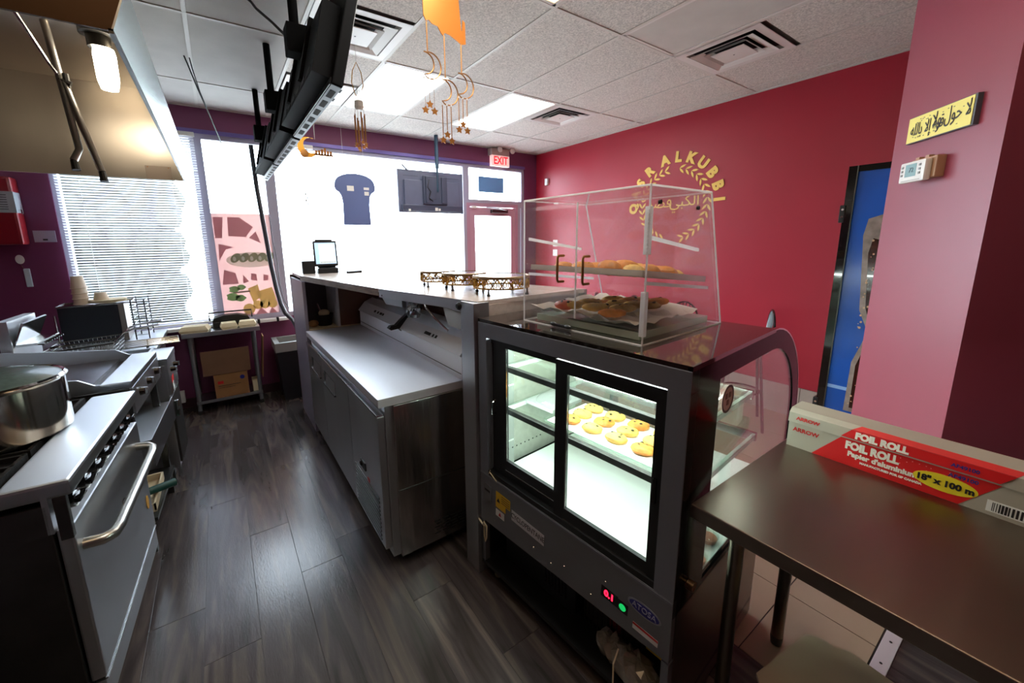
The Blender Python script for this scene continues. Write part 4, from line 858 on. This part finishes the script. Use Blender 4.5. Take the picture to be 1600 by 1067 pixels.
for i in range(14):
    x, y = .10+.085*(i % 5)+random.uniform(-.01, .01), .20+.085*(i//5)+random.uniform(-.012, .012)
    pastry(av(x, y, .060+.006*(i % 3)), .9+random.uniform(-.3, .3), (.030, .055, .017), PASTRYB if i % 4 else PASTRY, ORD[i % 5]+' long brown pastry from the handles in the '+('near', 'middle', 'far')[i//5]+' row on white paper', 'long pastries on paper in the acrylic box', seeds=2)
pastry(av(.09, .42, .062), .2, (.045, .05, .02), TOMATO, 'reddish tomato topped pastry at the left edge of the white paper', None, seeds=5)
t = thing('latch', 'small dark metal clasp lying at the front of the acrylic box base', 'clasp', av(-.004, .36, .004), 0)
part('bar', STEELD, t, -.004, .004, -.04, .04, .0, .012, .003)
for y in (-.04, .04): MB().ell((0, y, .008), (.007, .02, .009), 10, 6).build('knuckle', STEELD, t, True)

# ------------------------------------------------------------------ steel work table with the foil box, right foreground
WT = .93
t = table('stainless work table in the right foreground carrying the foil box', 1.10, 1.90, -1.10, .553, WT, None, STEELW, STEELW, .022, .055, lx=(-.19, .30))
t = thing('low_stool', 'low stool with two overlapping tan seat panels under the steel table', 'stool', (1.29, .12, 0))
OCT = lambda x0, x1, y0, y1, c=.03: [(x0+c, y0), (x1-c, y0), (x1, y0+c), (x1, y1-c), (x1-c, y1), (x0+c, y1), (x0, y1-c), (x0, y0+c)]
MB().prism(OCT(-.17, .155, -.25, .225), 'z', .438, .450).build('seat_panel', TAN, t, False, Matrix.Rotation(-.14, 4, 'Z')); MB().prism(OCT(-.13, .20, -.25, .165), 'z', .424, .437).build('seat_panel', TAN, t, False, Matrix.Rotation(-.1, 4, 'Z'))
for x in (-.12, .14):
    for y in (-.2, .12): MB().cyl((x, y, 0), (x, y, .424), .014, n=10).build('leg', STEELD, t, True)
t = thing('foil_box', 'long red and grey aluminum foil carton on the steel work table', 'box', (1.742, .535, WT), -.005)
BL = .60
part('carton', GREYB, t, 0, .105, -BL, 0, 0, .098, .001)
lidp = MB().prism([(-.004, .098), (.0, .134), (.018, .148), (.112, .148), (.112, .104), (.106, .104), (.106, .118), (.004, .118)], 'y', -BL-.002, .002).build('lid', GREYB, t)
part('slit', DARKV, t, .002, .10, -BL, 0, .098, .112)
F = lambda y, z, x=-.001: frame((x, y, z), (0, -1, 0), (0, 0, 1))
def facepoly(name, m, pts, parent, x0=-.0012, x1=-.0002): return MB().prism(pts, 'x', x0, x1).build(name, m, parent)
cp = facepoly('red_field', REDB, [(-.08, .001), (-.155, .097), (-.505, .097), (-.435, .001)], t)
LF = lambda y, z: Matrix.Translation((-.0045, y, z)) @ Matrix(((0, .11, -.994, 0), (-1, 0, 0, 0), (0, .994, .11, 0), (0, 0, 0, 1)))
lr = MB().prism([(.155, -.014), (.18, .017), (.525, .017), (.50, -.014)], 'z', -.0001, .001).build('lid_red_field', REDB, lidp, False, LF(0, .117)); 
MB().prism([(.18, .0), (.20, .022), (.54, .022), (.525, .0)], 'z', -.0001, .001).build('lid_red_field', REDB, lidp, False, Matrix.Translation((-.0005, 0, .1335)) @ Matrix(((0, .79, -.61, 0), (-1, 0, 0, 0), (0, .61, .79, 0), (0, 0, 0, 1))))
text('ARROW', .021, REDL, t, F(-.055, .071), sx=1.0, bold=.0006); text('ARROW', .017, REDL, lidp, LF(-.058, .117) @ Matrix.Translation((0, 0, .0012)), sx=1.1, bold=.0006)
text('FOIL ROLL', .036, WINK, t, F(-.235, .074, -.0016), bold=.0022, sx=.78); text('FOIL ROLL', .030, WINK, lidp, LF(-.255, .117) @ Matrix.Translation((0, 0, .0014)), bold=.002, sx=.9)
text("Papier d'aluminium", .024, WINK, t, F(-.262, .045, -.0016), bold=.0012, sx=.92); text('MANUFACTURED FOR GP CANADA', .0095, WINK, t, F(-.285, .024, -.0016), bold=.0006, sx=.95)
ov = MB().lathe([(0, 0), (.066, 0), (.066, .0012), (0, .0012)], n=40, sy=.40).build('yellow_oval', YEL, t, False, F(-.402, .050, -.0012)); text('18" x 100 m', .026, INK, ov, F(-.402, .050, -.0030), bold=.0012, sx=.92)
text('AF49100', .016, BLUEI, t, F(-.435, .083, -.0016), bold=.0004); text('AF49100', .015, BLUEI, lidp, LF(-.435, .117) @ Matrix.Translation((0, 0, .0014)), bold=.0004)
bc = part('barcode_label', WPLA, t, -.0012, -.0003, -BL+.012, -.485, .012, .046); random.seed(2); y = -.495
while y > -BL+.02:
    wd = random.choice((.0015, .003, .0045)); part('bar', INK, bc, -.0016, -.0011, y-wd, y, .016, .042); y -= wd+random.choice((.0015, .003))
random.seed(6)
for k in range(16): yy, zz = -.29-.15*random.random(), .062+.03*random.random(); part('print_dot', mat('pink dot', 'e8a0a0', .5), t, -.0016, -.0011, yy-.0012, yy+.0012, zz, zz+.0024)

# ------------------------------------------------------------------ right wall, pillar and drinks fridge
t = thing('wall_lettering', 'gold letters reading QASR ALKUBBI around a leaf wreath on the red wall', 'sign', (XR-.004, 2.74, 2.10))
GL = mat('gold letter', 'f6cc62', .45, .0); WF = lambda u, v, a=0: frame((0, -u, v), (0, -cos(a), sin(a)), (0, sin(a), cos(a)))
for ch, ang in zip('QASR', (181, 163, 146, 128)): a = radians(ang); text(ch, .15, GL, t, WF(.52*cos(a), .52*sin(a), a-pi/2), 'letter', bold=.009, ext=.003)
for ch, ang in zip('ALKUBBI', (104, 86, 69, 52, 35, 18, 2)): a = radians(ang); text(ch, .15, GL, t, WF(.52*cos(a), .52*sin(a), a-pi/2), 'letter', bold=.009, ext=.003)
lf = None
for sgn in (1, -1):
    for k in range(15):
        a = pi/2-sgn*radians(13+10.6*k)
        for off in (-1, 1):
            ca = a-pi/2+pi/2*0
            d = -sgn*1.0
            ang = a+pi/2*(-sgn)+off*.62
            c = Vector((.40*cos(a)+off*.024*cos(a), .40*sin(a)+off*.024*sin(a)))
            if lf is None: lf = MB().prism([(-.040, 0), (-.014, .012), (.016, .011), (.042, 0), (.016, -.010), (-.014, -.011)], 'z', -.001, .001).build('leaf', GL, t); o = lf
            else: o = link('leaf', lf.data, t)
            o.matrix_local = frame((0, -c.x, c.y), (0, -cos(ang), sin(ang)), (0, sin(ang), cos(ang)))
ar = lambda s: s[::-1]
text(ar('\uFED7\uFEBC\uFEAE'), .17, GL, t, WF(-.16, .03), 'script'); text(ar('\uFE8D\uFEDF\uFEDC\uFE92\uFEF2'), .17, GL, t, WF(.14, .03), 'script')
for u, v, nm in ((-1.94, 1.52, 'lower white notice card'), (-1.94, 1.67, 'upper white notice card')): tt = thing('notice_card', nm + ' on the red wall beside the glass door', 'notice', (XR-.003, 2.74-u, v)); part('card', PAPER, tt, -.002, .002, -.05, .05, -.05, .05)
tt = thing('wall_sensor', 'small white sensor box high on the dark corner by the exit', 'sensor', (XR-.02, 4.88, 2.62)); part('housing', WPLA, tt, -.015, .02, -.03, .03, -.05, .05, .004)

PA, PB = Vector((2.98, .623, 0)), Vector((2.5, .225, 0)); pe = (PB-PA).normalized(); pn = Vector((pe.y, -pe.x, 0))
if pn.x > 0: pn = -pn
PF = lambda u, z, h=0: frame(PA+pe*u+pn*h+Vector((0, 0, z)), pe, (0, 0, 1))
t = tag(link('calligraphy_plaque', None), 'yellow plaque with black Arabic calligraphy high on the pillar', 'sign'); t.matrix_world = PF(.305, 2.214)
sg = 1 if (PF(0, 0).to_3x3() @ Vector((0, 0, 1))).dot(pn) > 0 else -1
part('backing', mat('plaque edge', '4a5058', .4), t, -.185, .192, -.060, .060, .0*sg, .018*sg); part('face', YELP, t, -.182, .182, -.057, .057, .018*sg, .020*sg)
s1 = ar('\uFEFB \uFEA3\uFEEE\uFEDD \uFEED\uFEFB'); s2 = ar('\uFED7\uFEEE\uFE93 \uFE87\uFEFB \uFE91\uFE8E\uFEDF\uFEE0\uFEEA')
text(s1, .085, INK, t, Matrix.Translation((.075, .012, .0215*sg)), 'script', sx=.62); text(s2, .075, INK, t, Matrix.Translation((-.06, -.004, .0215*sg)), 'script', sx=.62)
random.seed(8); g = MB()
for k in range(26): x, y = random.uniform(-.15, .14), random.choice((random.uniform(.025, .042), random.uniform(-.045, -.03))); g.box(x-.003, x+.003, y-.0015, y+.0015, .0202*sg, .0212*sg)
g.build('script_dots', mat('grey ink', '6a6450', .5), t)['kind'] = 'stuff'
t = tag(link('thermostat', None), 'white thermostat with blue lcd and buttons below the yellow plaque', 'thermostat'); t.matrix_world = PF(.268, 2.01)
part('base_box', mat('beige box', 'b0886a', .45), t, -.055, .10, -.038, .055, .0, .035, .004); part('front_shell', WPLA, t, -.080, .080, -.048, .046, .035, .062, .008); part('lcd', LCD, t, -.040, .030, -.022, .034, .062, .0632, .001)
text('72', .030, mat('lcd ink', '3a5a62', .4), t, Matrix.Translation((.0, .006, .0640)), 'digits')
for x in (-.060, .052):
    for y in (-.012, .006, .024): part('button', GREYL, t, x-.006, x+.006, y-.005, y+.005, .062, .0650, .001)
part('name_strip', mat('strip grey', 'b9bab6', .4), t, -.06, .06, -.042, -.037, .062, .0626)
for x in (-.03, .03): part('wall_clip', mat('beige box', 'b0886a', .45), t, x-.012, x+.012, .05, .066, .01, .03, .002)

t = thing('drinks_fridge', 'tall black drinks fridge with blue cola poster, partly behind the pillar', 'fridge', (3.70, .985, 0))
part('cabinet', BLACKM, t, .045, .72, -.82, 0, .06, 2.19, .004); dr = MB().box(-.0, .04, -.05, 0, .12, 2.19).box(0, .04, -.82, -.77, .12, 2.19).box(0, .04, -.77, -.05, 2.15, 2.19).box(0, .04, -.77, -.05, .12, .18).build('door', BLACKG, t)
part('gasket_line', STEELD, dr, -.003, .0, -.052, -.046, .12, 2.19); part('poster', BLUEP, dr, .012, .02, -.775, -.047, .175, 2.155)
part('light_band', mat('light blue print', '8ab4e8', .3), dr, .0105, .012, -.775, -.047, .60, .625)
part('plinth', BLACK, t, .06, .70, -.80, -.02, .0, .062)
for z in (1.87, .44): h = part('hinge', BLACK, t, -.012, .05, -.012, .018, z-.06, z+.06, .004); MB().cyl((-.013, 0, z+.03), (-.016, 0, z+.03), .008, n=8).cyl((-.013, 0, z-.02), (-.016, 0, z-.02), .008, n=8).build('bolt', CHROME, h)
gl = MB().prism([(-.30, 1.80), (-.22, 1.86), (-.14, 1.83), (-.125, 1.72), (-.165, 1.20), (-.225, 1.05), (-.20, .95), (-.165, .82), (-.16, .45), (-.40, .45), (-.45, 1.2)], 'x', .009, .0115).build('bottle_print', mat('bottle glass print', '8d8078', .3, var=.4, vscale=14), dr)
MB().prism([(-.30, 1.66), (-.18, 1.70), (-.165, 1.60), (-.195, 1.22), (-.245, 1.06), (-.225, .95), (-.19, .80), (-.19, .48), (-.40, .48), (-.43, 1.2)], 'x', .0075, .0088).build('cola_print', COLA, gl)
random.seed(12); g = MB()
for k in range(120): a, b = random.uniform(-.40, -.17), random.uniform(.5, 1.7); r = random.uniform(.003, .009); g.ell((.0078, a, b), (.002, r, r), 6, 4)
g.build('droplets', mat('droplet', 'c9a98a', .15), gl)['kind'] = 'stuff'

def chair(loc, rz, label):
    t = thing('bistro_chair', label, 'chair', loc, rz, 'tall wire back chairs along the red wall')
    MB().lathe([(.0, .70), (.19, .70), (.20, .715), (.19, .73), (0, .73)], n=28).build('seat', BLACK, t, True)
    P = [(.16*sin(a)*1.15, -.17, .73+.35*max(0, 1-cos(a))*.5) for a in [0]]
    hoop = [(-.17, -.13, .72)] + [(-.19*cos(pi*i/12), -.19, .86+.22*sin(pi*i/12)) for i in range(13)] + [(.17, -.13, .72)]
    MB().tube(hoop, .010, 8).build('back_hoop', BLACKG, t, True)
    for k in range(7): x = -.12+.04*k; MB().tube([(x*.8, -.15, .72), (x, -.19, .86+.22*math.sqrt(max(0, 1-(x/.19)**2)))], .005, 6).build('spindle', BLACKG, t, True)
    for sx in (-1, 1):
        for sy in (-1, 1): MB().tube([(.12*sx, .12*sy, .70), (.19*sx, .19*sy, 0)], .012, 8).build('leg', BLACKG, t, True)
    MB().tube([(.155*cos(2*pi*k/20)*1.02, .155*sin(2*pi*k/20)*1.02, .32) for k in range(20)], .008, 6, closed=True).build('foot_ring', BLACKG, t, True); return t
chair((3.92, 1.62, 0), radians(28), 'tall black wire back chair nearest the pillar, right of the case'); chair((3.95, 2.38, 0), radians(-20), 'tall black wire back chair behind the right side of the acrylic box')
chair((3.85, 2.98, 0), radians(10), 'tall black wire back chair behind the middle of the acrylic box'); chair((3.70, 3.42, 0), radians(30), 'tall black wire back chair farthest from the pillar, behind the acrylic box')

# ------------------------------------------------------------------ screens, signs and ornaments hung from the ceiling
TVK = mat('tv black', '090a0d', .75, spec=.15)
def menu_tv(y0, y1, label):
    t = thing('menu_screen', label, 'television', (.47, (y0+y1)/2, 2.37), group='black menu screens hung in a row over the aisle'); w = (y1-y0)/2
    R = Matrix.Rotation(radians(14), 4, 'Y')
    MB().box(0, .045, -w, w, 0, .56, R, .006).build('panel', TVK, t); MB().box(.045, .048, -w+.012, w-.012, .012, .548, R).build('display', BLACKG, t)
    bk = MB().prism([(-w*.92, .03), (w*.92, .03), (w*.86, .34), (-w*.86, .34)], 'x', -.075, 0).build('rear_housing', TVK, t, False, R)
    MB().box(-.004, .0, -w+.02, w-.02, .002, .03, R).build('lower_bezel', mat('bezel grey', '23262a', .3), t)
    for k in range(6): MB().box(-.0765, -.074, -w*.8+.27*w*k, -w*.8+.27*w*k+.16*w, .045, .075, R).build('speaker_slot', DARKV, bk)
    MB().box(.002, .043, -w+.01, w-.01, -.0012, .001, R).build('under_bezel', mat('bezel light grey', '5d646c', .4), t)
    for k in range(6): MB().box(.010, .034, -w*.86+.29*w*k, -w*.86+.29*w*k+.18*w, -.0022, -.0005, R).build('vent_slot', DARKV, t)
    for s in (-.18, .18): MB().box(-.09, -.07, s-.02, s+.02, .08, .36, R).build('bracket', TVK, t)
    part('mount_head', TVK, t, -.075, .04, -.05, .05, .27, .40, .006); MB().cyl((-.03, 0, .38), (-.03, 0, .705), .022, n=14).build('ceiling_pole', TVK, t, True)
    return t
menu_tv(1.83, 2.83, 'black menu screen nearest the viewer, hung on a ceiling pole'); menu_tv(2.86, 3.84, 'middle black menu screen of the hanging row'); menu_tv(3.87, 4.80, 'black menu screen at the window end of the hanging row')
TVD = mat('tv back glare dark', '434a60', .4)  # black plastic lightened to bluish grey for window glare
t = thing('hanging_television', 'flat television seen from behind, hung on a pole before the window', 'television', (2.46, 4.97, 2.365))
TVB = mat('tv back glare', '5f6680', .4, var=.05)  # same glare haze put into the housing colour
part('panel', TVB, t, -.475, .475, -.02, .02, -.265, .265, .006); part('rear_housing', TVB, t, -.40, .40, -.05, -.02, -.24, .14, .01); part('lower_ledge', TVD, t, -.44, .44, -.055, -.02, -.25, -.17, .006)
mp = part('mount_plate', TVD, t, -.15, .20, -.075, -.05, -.16, .20, .01); part('plate_recess', TVD, t, -.12, .03, -.078, -.074, -.10, .17, .004)
for x in (-.1, .13): part('bracket_arm', TVD, t, x-.02, x+.02, -.09, -.05, -.14, .19, .004)
MB().cyl((.06, -.07, .0), (.06, -.07, .60), .016, n=12).cyl((.06, -.07, .30), (.06, -.07, .71), .026, n=14).build('ceiling_pole', mat('pole blue grey', '3c5468', .4, .5), t, True)
MB().tube([(-.07, -.085, .15), (-.10, -.09, .05), (-.05, -.09, 0), (-.08, -.09, -.08), (-.02, -.08, -.12)], .006).build('cable', INK, t, True); part('sticker', WPLA, t, .02, .06, -.0565, -.055, -.24, -.20); part('sticker', WPLA, t, .07, .10, -.0565, -.055, -.24, -.21); part('sticker', WPLA, t, -.36, -.33, -.0565, -.055, -.255, -.225); part('remote_clip', TVB, t, -.52, -.42, -.03, -.01, -.03, -.015, M=Matrix.Rotation(.7, 4, 'Y'))
for x, y in ((-.3, .19), (.3, .19)): part('rear_rib', TVD, t, x-.1, x+.1, -.022, -.019, y-.003, y+.003)

def bread_outline():
    L1 = [(.165, 0), (.158, .25)] + [(.16+.075*(1-cos(a)), .27+.12*sin(a)*1.1) for a in (.5, 1.0, 1.5)] + [(.245, .44), (.235, .50)] + [(.23*cos(a), .50+.105*sin(a)) for a in [radians(q) for q in (15, 32, 50, 70, 90)]]
    return L1 + [(-x, z) for x, z in L1[::-1][1:]]
t = thing('bread_sign', 'dark blue bread slice shaped board with white labels hanging at the window', 'sign', (1.475, 5.04, 1.935))
MB().prism(bread_outline(), 'y', -.006, .006).build('board', DKBLUE, t)
for x0, x1, z0, z1 in ((-.10, -.02, .40, .46), (.10, .165, .42, .45), (.105, .16, .355, .40)): part('white_label', WPLA, t, x0, x1, -.008, -.006, z0, z1)
for x in (-.12, .12): MB().cyl((x, 0, .58), (x, 0, 1.14), .0015, n=5).build('string', WPLA, t)
t = thing('transom_sign', 'plain blue rectangular sign on the glass above the door', 'sign', (3.56, YB+.01, 2.553)); part('board', BLUEK, t, -.228, .228, -.004, .004, -.112, .112)
t = thing('exit_sign', 'exit sign with red letters and two emergency lamps above the door', 'sign', (3.65, 5.06, 2.94))
part('housing', mat('exit housing', 'b8a6a0', .5), t, -.16, .16, -.03, .08, .02, .12, .006); part('face', EXITM, t, -.16, .16, -.03, .03, -.13, .02, .003); text('EXIT', .155, EXITR, t, frame((0, -.032, -.055), (1, 0, 0), (0, 0, 1)), bold=.003, sx=.82)
for x in (-.04, .19): MB().lathe([(0, 0), (.02, .0), (.042, .03), (.044, .045), (0, .05)], n=20).build('emergency_lamp', mat('lamp head', 'd8d4d2', .3), t, True, frame((x, -.03, .10), (1, 0, 0), (0, 0, 1)))

def moon(u0, z0, t, ys, full=True, n=3, sl=.14, y=0.0):
    """crescent outline, strings and stars hung below (u along x)"""
    O = arc((0, 0), .062, radians(100), radians(-110), 18); I = arc((-.030, .008), .052, radians(-95), radians(92), 14)
    pts = [(u0+a, y, z0+b) for a, b in O+I]
    MB().tube(pts, .0035, 6, closed=True).build('moon', COPPER, t, True)
    MB().tube([(u0-.012, y, z0+.065), (u0-.012, y, z0+ys)], .003, 6).build('rod', COPPER, t, True)
    for k in range(n):
        x = u0-.035+.026*k; ln = sl-(.03 if k == 1 else 0); MB().tube([(x, y, z0-.062), (x, y, z0-.062-ln)], .0028 if full else .0010, 5).build('rod', COPPER, t, True)
        st = [((.5 if q % 2 else 1.0)*.021*sin(pi*q/5), (.5 if q % 2 else 1.0)*.021*cos(pi*q/5)) for q in range(10)]
        MB().prism([(x+a, z0-.085-ln+b) for a, b in st], 'y', y-.003, y+.003).build('star', COPPER, t)
        part('bead', WPLA, t, x-.004, x+.004, y-.004, y+.004, z0-.066, z0-.058)
def orn(name, label, loc): return thing(name, label, 'ornament', loc)
t = orn('moon_mobile', 'gold plaque mobile with three crescent moons and copper stars', (1.10, 2.0, 3.07))
random.seed(21)
edge = [(-.122, -.02), (-.118, -.24), (-.105, -.262), (-.09, -.255), (-.07, -.268), (-.04, -.272), (-.02, -.30), (-.01, -.308), (.0, -.292), (.03, -.296), (.07, -.312), (.10, -.325), (.125, -.318), (.122, -.215), (.108, -.205), (.104, -.26), (.098, -.255), (.094, -.215), (.085, -.10), (.09, -.02)]
MB().prism(edge, 'y', -.003, .003).build('plaque', GOLDP, t)
for x in (-.06, .05): MB().cyl((x, 0, -.02), (x, 0, .004), .0015, n=5).build('hook', WPLA, t)
moon(-.090, -.465, t, .20, False, 3, .13); moon(.008, -.575, t, .27, True, 3, .155); moon(.108, -.525, t, .205, True, 3, .14)
t = orn('chime_mobile', 'bunch of thin bronze tubes with stars hanging near the window', (.945, 3.0, 3.07))
for k in range(8):
    a = 2*pi*k/8; x, y = .035*cos(a), .035*sin(a); z0 = -.45-.02*(k % 3); MB().cyl((x, y, z0), (x, y, z0-.18), .005, n=8).build('tube', COPPER, t, True); MB().cyl((x*.3, y*.3, -.30), (x, y, z0), .0012, n=4).build('string', WPLA, t)
    st = [((.5 if q % 2 else 1.0)*.016*sin(pi*q/5), (.5 if q % 2 else 1.0)*.016*cos(pi*q/5)) for q in range(10)]
    MB().prism([(x+p, z0-.20+q) for p, q in st], 'y', y-.002, y+.002).build('star', COPPER, t)
MB().cyl((0, 0, .004), (0, 0, -.12), .0015, n=5).build('string', WPLA, t); MB().tube([(0, 0, -.12), (-.03, 0, -.18), (-.04, 0, -.26), (-.02, 0, -.33), (0, 0, -.35), (.02, 0, -.33), (.04, 0, -.26), (.03, 0, -.18)], .003, 6, closed=True).build('pearl_loop', GOLD, t, True)
MB().lathe([(.0, .0), (.03, -.01), (.034, -.05), (.02, -.07), (0, -.07)], (0, 0, -.36), 16).build('cap', mat('pale frosted cap', 'd8d2c8', .4), t, True)
t = orn('crescent_ornament', 'gold crescent with carved lettering hung on strings at the menu screens', (.75, 3.5, 2.44))
O = arc((-.07, .02), .075, radians(60), radians(330), 20); I = arc((-.045, .035), .058, radians(325), radians(70), 16); MB().prism(O+I, 'y', -.003, .003).build('crescent', GOLD, t)
MB().lathe([(0, 0), (.028, 0), (.03, .006), (0, .008)], n=18).build('lantern_disc', COPPER, t, True, frame((-.10, 0, -.03), (1, 0, 0), (0, 0, 1)))
random.seed(31); x = -.02
for k in range(6): h = random.uniform(.03, .065); part('carved_letter', GOLDP, t, x, x+.016, -.004, .004, -.03, -.03+h); x += .022
part('carved_bar', GOLDP, t, -.03, .115, -.004, .004, -.035, -.022)
for x in (-.03, .0): MB().tube([(-.015, 0, .085), (x, 0, .636)], .0012, 4).build('string', WPLA, t)
t = orn('paper_word', 'tiny grey paper lettering strings hanging below the crescent ornament', (.79, 4.3, 2.18)); MB().cyl((0, 0, 0), (.0, 0, .9), .001, n=4).build('string', WPLA, t)
for k in range(4): part('letter_block', GREYL, t, -.02+.012*(k % 2), -.008+.012*(k % 2), -.002, .002, -.03*k, -.03*k+.022)

# cables and the conduit at the window
def cable(name, label, pts, r, m=INK): tag(MB().tube(pts, r, 7).build(name, m, None, True), label, 'cable')
cable('power_cable', 'black cable drooping from the ceiling to the nearest menu screen', [(.29, 2.82, 3.08), (.31, 2.75, 3.03), (.325, 2.7, 2.98), (.37, 2.5, 2.84), (.42, 2.36, 2.72)], .007)
cable('thin_wires', 'pair of thin black wires hanging from the ceiling in front of the window', [(-.04, 3.86, 3.08), (-.025, 3.90, 3.04), (.02, 4.1, 2.93), (.06, 4.3, 2.86), (.16, 4.95, 2.70)], .005)
cable('thin_wires', 'second thin black wire looping beside the other ceiling wire', [(-.01, 3.86, 3.08), (.0, 3.92, 3.02), (.03, 4.12, 2.92), (.065, 4.3, 2.85), (.165, 4.97, 2.69)], .004)
cable('conduit', 'thick grey conduit curving from the screens down behind the counter', [(.40, 4.82, 2.70), (.41, 4.82, 2.30), (.435, 4.82, 1.9), (.46, 4.82, 1.5), (.485, 4.82, 1.25), (.51, 4.81, 1.08), (.545, 4.79, .97), (.60, 4.74, .90), (.63, 4.62, .80), (.63, 4.56, .0)], .022, PIPE)
cable('thin_cable', 'thin grey cable hanging beside the thick conduit', [(.50, 4.84, 2.0), (.505, 4.84, 1.75), (.525, 4.84, 1.55), (.525, 4.84, 1.3), (.55, 4.84, 1.1), (.60, 4.80, 1.0)], .004, PIPE)

# decorated film on window 2
t = thing('window_film', 'faded red window film picturing stuffed rolls on a plate and lemons', 'window film', (.26, YB+.045, .93))
W2 = .27
part('film_sheet', FILMP, t, -W2, W2, 0, .001, 0, 1.12)
def flat(name, m, pts, k): MB().prism(pts, 'y', -.0008*k-.0006, -.0008*k).build(name, m, t)
for pts in ([(-.26, .86), (-.20, .86), (-.17, 1.08), (-.26, 1.08)], [(-.14, .88), (.02, .87), (.10, .98), (-.02, 1.08), (-.13, 1.08)], [(.05, .86), (.16, .80), (.12, .93)], [(-.25, .62), (-.18, .74), (-.10, .76), (-.24, .80)], [(-.25, .36), (-.10, .36), (-.12, .48), (-.22, .52)], [(-.06, .36), (.0, .38), (-.05, .46)], [(.02, .40), (.08, .38), (.08, .46), (.03, .47)], [(.14, .38), (.19, .38), (.20, .44), (.15, .45)], [(-.10, .0), (-.04, .07), (.02, .0)], [(.03, .0), (.09, .08), (.15, .0)], [(.16, .0), (.20, .07), (.25, .0)]): flat('red_panel', FILMR, pts, 1)
flat('plate', FILMW, [(.06+.25*cos(a), .62+.085*sin(a)) for a in [2*pi*k/28 for k in range(28)]], 2)
for k in range(5): cx = -.10+.082*k; flat('roll', FILMB, [(cx+.045*cos(a)+.02*sin(a), .645+.052*sin(a)) for a in [2*pi*q/16 for q in range(16)]], 3); flat('roll_light', FILMW, [(cx-.012+.016*cos(a), .635+.026*sin(a)) for a in [2*pi*q/12 for q in range(12)]], 4)
for cx, cz, r in ((-.15, .30, .05), (-.08, .32, .04), (-.17, .22, .06), (-.10, .20, .05)): flat('lettuce', FILMG, [(cx+r*(1+.15*cos(5*a))*cos(a), cz+r*.75*sin(a)) for a in [2*pi*q/24 for q in range(24)]], 2)
flat('cheese', FILMY, [(-.02, .30), (.08, .34), (.10, .20), (.02, .14)], 2); flat('cheese', FILMY, [(.06, .26), (.22, .30), (.25, .16), (.10, .12)], 3); flat('grey_strip', FILMO, [(-.16, .255), (.0, .262), (.0, .28), (-.16, .272)], 3)
for cx, cz, r in ((-.03, .07, .06), (.06, .11, .05), (.13, .11, .05), (.21, .11, .05)): flat('lemon', FILMY, [(cx+r*cos(a), cz+r*sin(a)) for a in [2*pi*q/24 for q in range(24)]], 4)
for x in (.0, .19): c = thing('sill_clip', ('left' if x < .1 else 'right') + ' black clip gripping the white window sill', 'clip', (.30+x, YB-.085, SILL+.0)); part('clip_body', BLACK, c, -.012, .012, -.02, .03, -.034, .012, .003)
